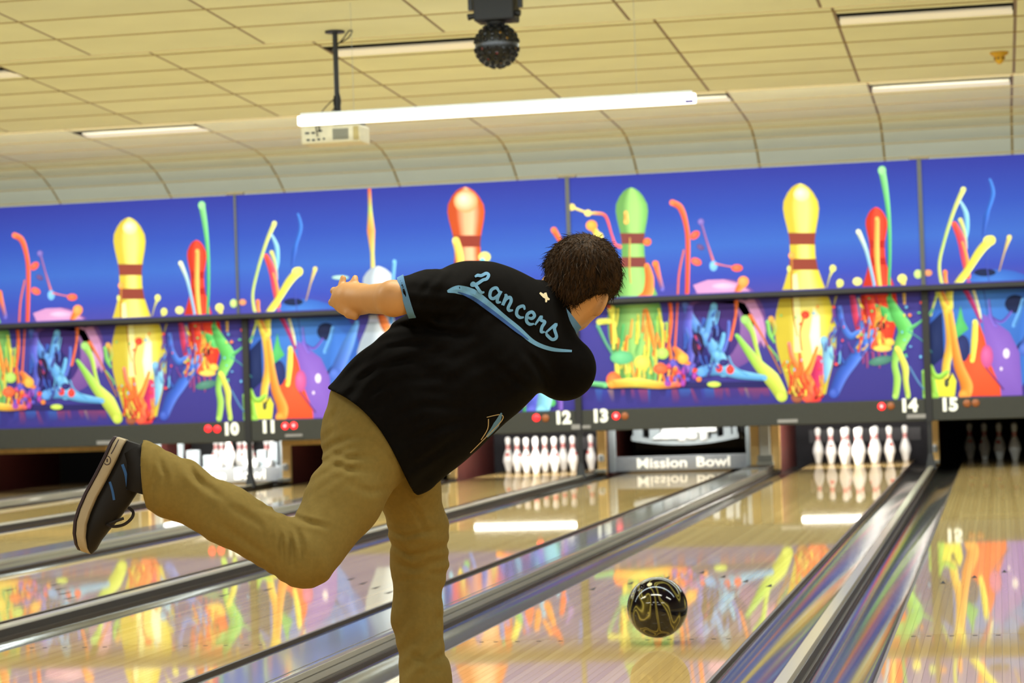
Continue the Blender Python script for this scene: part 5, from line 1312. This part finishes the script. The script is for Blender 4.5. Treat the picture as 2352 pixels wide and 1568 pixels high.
# pale piping and blue panel on the front that shows under the right side
for nm, pts, w_, m_ in (('side_panel', [(1152, 948), (1140, 975), (1118, 1003)], [3, 14, 5], M_sblue), ('piping', [(1118, 958), (1150, 952), (1153, 965), (1120, 1000), (1080, 1040)], [1.5, 2, 2, 2, 1.5], mat('piping', (196, 180, 140), .6)), ('piping', [(1122, 962), (1120, 985), (1105, 1010)], [2, 2, 2], mat('piping', (196, 180, 140), .6))):
    r_ = ribbon(pts, w_, 'p', None)
    if r_: r_[0].build(nm, m_, shirt)

# ---- hair
def hair_material():
    m = bpy.data.materials.new('hair'); m.use_nodes = True; nt = m.node_tree; N, L = nt.nodes, nt.links; b = N['Principled BSDF']
    tc = N.new('ShaderNodeTexCoord'); mp = N.new('ShaderNodeMapping'); L.new(tc.outputs['Object'], mp.inputs[0]); mp.inputs['Scale'].default_value = (90, 90, 14)
    nz = N.new('ShaderNodeTexNoise'); nz.inputs['Scale'].default_value = 1.6; nz.inputs['Detail'].default_value = 6; nz.inputs['Distortion'].default_value = .6; L.new(mp.outputs[0], nz.inputs['Vector'])
    rp = N.new('ShaderNodeValToRGB'); rp.color_ramp.elements[0].position = .3; rp.color_ramp.elements[0].color = (*lin((13, 8, 3)), 1); rp.color_ramp.elements[1].position = .75; rp.color_ramp.elements[1].color = (*lin((74, 51, 24)), 1)
    L.new(nz.outputs['Fac'], rp.inputs[0]); L.new(rp.outputs[0], b.inputs['Base Color']); b.inputs['Roughness'].default_value = .6; b.inputs['Specular IOR Level'].default_value = .14
    bp = N.new('ShaderNodeBump'); bp.inputs['Strength'].default_value = .6; bp.inputs['Distance'].default_value = .004; L.new(nz.outputs['Fac'], bp.inputs['Height']); L.new(bp.outputs[0], b.inputs['Normal'])
    return m
M_hair = hair_material()
crown = HC+up*.085-fwd*.055
def hair_f(p):
    p = p+PO
    d = ell(p, HC+up*.012-fwd*.006, [rt, fwd, up], (.100, .106, .104))
    q = p-HC; x, y, z = q @ rt, q @ fwd, q @ up
    d = smin(d, ell(p, HC-fwd*.055-up*.052, [rt, fwd, up], (.062, .048, .052)), .03)
    # face cut-out, nape line, and openings round the ears
    d = np.maximum(d, -np.maximum(-(y+.022-.25*(z+.04)), z+.036))
    d = np.maximum(d, -.082-z+np.maximum(np.abs(x)-.030, 0)*1.25)
    d = np.maximum(d, y-.086-.25*z)
    ang = np.arctan2(np.linalg.norm(np.cross(p-crown, up), axis=1), 1)
    c_ = p-crown; th = np.arctan2(c_ @ rt, c_ @ fwd); rr = np.linalg.norm(c_, axis=1)
    d = d+.0022*np.sin(th*34+np.sin(rr*70)*1.6)*np.clip(rr/.06, .2, 1)+.0016*np.sin(th*61+rr*120)
    return d
hair = sdf_mesh('hair', hair_f, HC-.16-PO, HC+.16-PO, .0035, M_hair, person)
hrng = np.random.RandomState(5); hv = np.array([v.co for v in hair.data.vertices]); hn_ = np.array([v.normal for v in hair.data.vertices])
sb_ = MB(); cr_ = crown-PO
for k in hrng.choice(len(hv), 2600, replace=False):
    p0, n0 = hv[k], hn_[k]; t = p0-cr_; t = t-n0*(t @ n0); 
    if np.linalg.norm(t) < 1e-4: continue
    t = nrm(t+np.cross(n0, nrm(t))*np.linalg.norm(t)*hrng.uniform(-.15, .45)); L3 = hrng.uniform(.016, .034); s3 = nrm(np.cross(n0, t)); ra = hrng.uniform(.0005, .0009)
    P_ = [p0-n0*.002, p0+t*L3*.35+n0*.0016, p0+t*L3*.7+n0*.0014, p0+t*L3+n0*hrng.uniform(-.002, .0008)]
    V_ = [q+s3*ra*w_*e3+n0*(ra if e3 == 0 else 0)*w_ for q, w_ in zip(P_, (1, 1, .8, .2)) for e3 in (-1, 0, 1)]
    sb_.add(V_, [(3*i+j, 3*i+j+1, 3*i+j+4, 3*i+j+3) for i in range(3) for j in range(2)])
hs_ = sb_.build('hair_strands', M_hair, hair, smooth=True); hs_['kind'] = 'stuff'
# eyes
for s_ in (-1, 1):
    b = MB(); bm = bmesh.new(); bmesh.ops.create_uvsphere(bm, u_segments=16, v_segments=10, radius=.0115); bm.verts.index_update()
    cE = HC+fwd*.086-up*.008+rt*s_*.031-PO
    b.add([tuple(np.array(v.co)+cE) for v in bm.verts], [[v.index for v in f_.verts] for f_ in bm.faces]); bm.free(); b.build('eye', mat('eye white', (240, 236, 226), .2), person, smooth=True)

# ---- shoes
M_upper = mat('shoe black', (11, 9, 10), .6, spec=.35, var=.2)
M_mid = mat('shoe sole pale', (176, 164, 136), .6)
M_out = mat('shoe outsole', (52, 40, 50), .6)
M_stripe = mat('shoe stripe', (36, 92, 156), .5)
def shoe(name, heel, toe, upv, side=1):
    """heel, toe: ends of the sole line; upv: towards the ankle"""
    L_ = toe-heel; LEN = np.linalg.norm(L_); ax = L_/LEN; uz = nrm(upv-ax*(upv @ ax)); sx = nrm(np.cross(ax, uz))
    e = empty(name, (0, 0, 0)); e.parent = person
    st_ = [0, .015, .05, .10, .15, .19, .22, .25, .275, .288]
    hw = [.018, .030, .035, .034, .037, .043, .045, .042, .030, .012]
    drop = [.002, -.001, -.004, -.012, -.021, -.024, -.023, -.016, -.005, .004]         # sole line (toe spring)
    top = [.070, .090, .104, .106, .102, .092, .078, .060, .044, .028]
    def P3(s_, x, z): return heel+ax*(s_*LEN/.288)+sx*x+uz*z-PO
    def loftm(z0, z1, grow, nm, m_, par, dome=False):
        V = []; F = []; n = 20; m2 = len(st_)
        for i in range(m2):
            for k in range(n):
                t = 2*math.pi*k/n; cx_, cz_ = math.cos(t), math.sin(t)
                if not dome:
                    x = (1 if cx_ > 0 else -1)*abs(cx_)**.35*(hw[i]+grow); zz = z0+(z1-z0)*(.5+.5*(1 if cz_ > 0 else -1)*abs(cz_)**.35)
                    V.append(P3(st_[i], x, drop[i]+zz))
                else:
                    tz = .5+.5*cz_; wid_ = (hw[i]+grow)*(1-.55*max(0, tz-.25)**1.4)
                    x = (1 if cx_ > 0 else -1)*abs(cx_)**.6*wid_; V.append(P3(st_[i], x, drop[i]+z0+(top[i]-z0)*tz))
        for i in range(m2-1):
            for k in range(n): F.append((i*n+k, i*n+(k+1) % n, (i+1)*n+(k+1) % n, (i+1)*n+k))
        F += [tuple(range(n)), tuple(reversed(range((m2-1)*n, m2*n)))]
        b = MB(); b.add(V, F); return b.build(nm, m_, par, smooth=True)
    loftm(-.008, .0005, .002, 'outsole', M_out, e); loftm(.0, .026, .004, 'midsole', M_mid, e); upr = loftm(.02, .1, -.001, 'upper', M_upper, e, True)
    return e, P3, sx, ax, uz, upr
heelp, toep = B(268, 1003, 5.87), B(183, 1262, 5.87)
rs, P3, sx, ax_, uz, upr = shoe('shoe', heelp, toep, img(.943, .332))
rs['label'] = 'raised black shoe with pale sole and blue stripes'
near = -1 if (sx @ CF) > 0 else 1
bvh_u = BVHTree.FromObject(upr, bpy.context.evaluated_depsgraph_get()); 
def on_shoe(px, py, off=.001, bv=None):
    d = ray(px, py); d = d/np.linalg.norm(d); h_ = (bv or bvh_u).ray_cast(Vector(CAM-PO), Vector(d)); return None if h_[0] is None else np.array(h_[0])-d*off
def shoe_ribbon(pts, w_, nm, m_, par, bv=None):
    P = catmull([(a, b, 0) for a, b in pts], 5); V = []; F = []
    for i in range(len(P)):
        t = P[min(i+1, len(P)-1)]-P[max(i-1, 0)]; t /= np.linalg.norm(t); nn = np.array([-t[1], t[0]])
        for s_ in (-.5, .5):
            h_ = on_shoe(P[i][0]+nn[0]*s_*w_, P[i][1]+nn[1]*s_*w_, .0012, bv); V.append(h_)
    b = MB(); idx = {}
    for i in range(len(P)-1):
        q = (2*i, 2*i+1, 2*i+3, 2*i+2)
        if all(V[a] is not None for a in q): b.add([V[a] for a in q], [(0, 1, 2, 3)])
    if b.v: b.build(nm, m_, par)
shoe_ribbon([(281, 1066), (289, 1090), (294, 1124)], 6.5, 'stripe', M_stripe, rs)
shoe_ribbon([(252, 1106), (258, 1126), (262, 1148)], 5.5, 'stripe', M_stripe, rs)
# circular mark and line on the midsole
mids = [o for o in rs.children if o.name.startswith('midsole')][0]; bvh_m = BVHTree.FromObject(mids, bpy.context.evaluated_depsgraph_get())
cm = [(246+8*math.cos(a_), 1057+10*math.sin(a_)) for a_ in np.linspace(0, 2*math.pi, 13)]
shoe_ribbon(cm, 2, 'sole_mark', M_out, rs, bvh_m); shoe_ribbon([(246, 1053), (246, 1061)], 3, 'sole_mark', M_out, rs, bvh_m)
shoe_ribbon([(274, 1006), (262, 1030), (255, 1042)], 2.2, 'sole_line', M_out, rs, bvh_m)
M_lace = mat('lace black', (26, 20, 20), .7)
b = MB(); b.tube(catmull([B(296, 1166, 5.85), B(306, 1176, 5.83), B(302, 1190, 5.82), B(285, 1204, 5.82), B(262, 1209, 5.83), B(247, 1205, 5.84), B(262, 1198, 5.85), B(284, 1190, 5.85)]), .0038, 6)
o = b.build('lace', M_lace, rs, smooth=True); o.location = tuple(-PO)
# collar of the shoe round the ankle
b = MB(); b.tube([B(306, 1030, 5.86), B(322, 1058, 5.86), B(332, 1095, 5.86), B(322, 1130, 5.86)], [.028, .038, .046, .038], 14); o = b.build('ankle_padding', M_upper, rs, smooth=True); o.location = tuple(-PO)
# standing shoe
toeL = np.array([Lank[0]-.02, Lank[1]+.20, .010]); heelL = np.array([Lank[0]+.0, Lank[1]-.075, .010])
ls, *_r = shoe('shoe', heelL, toeL, np.array([0, 0, 1.0])); ls['label'] = 'planted black sliding shoe'
dz = .036
ls.location.z = dz-.0
# jeans belt loop and rear pocket seam
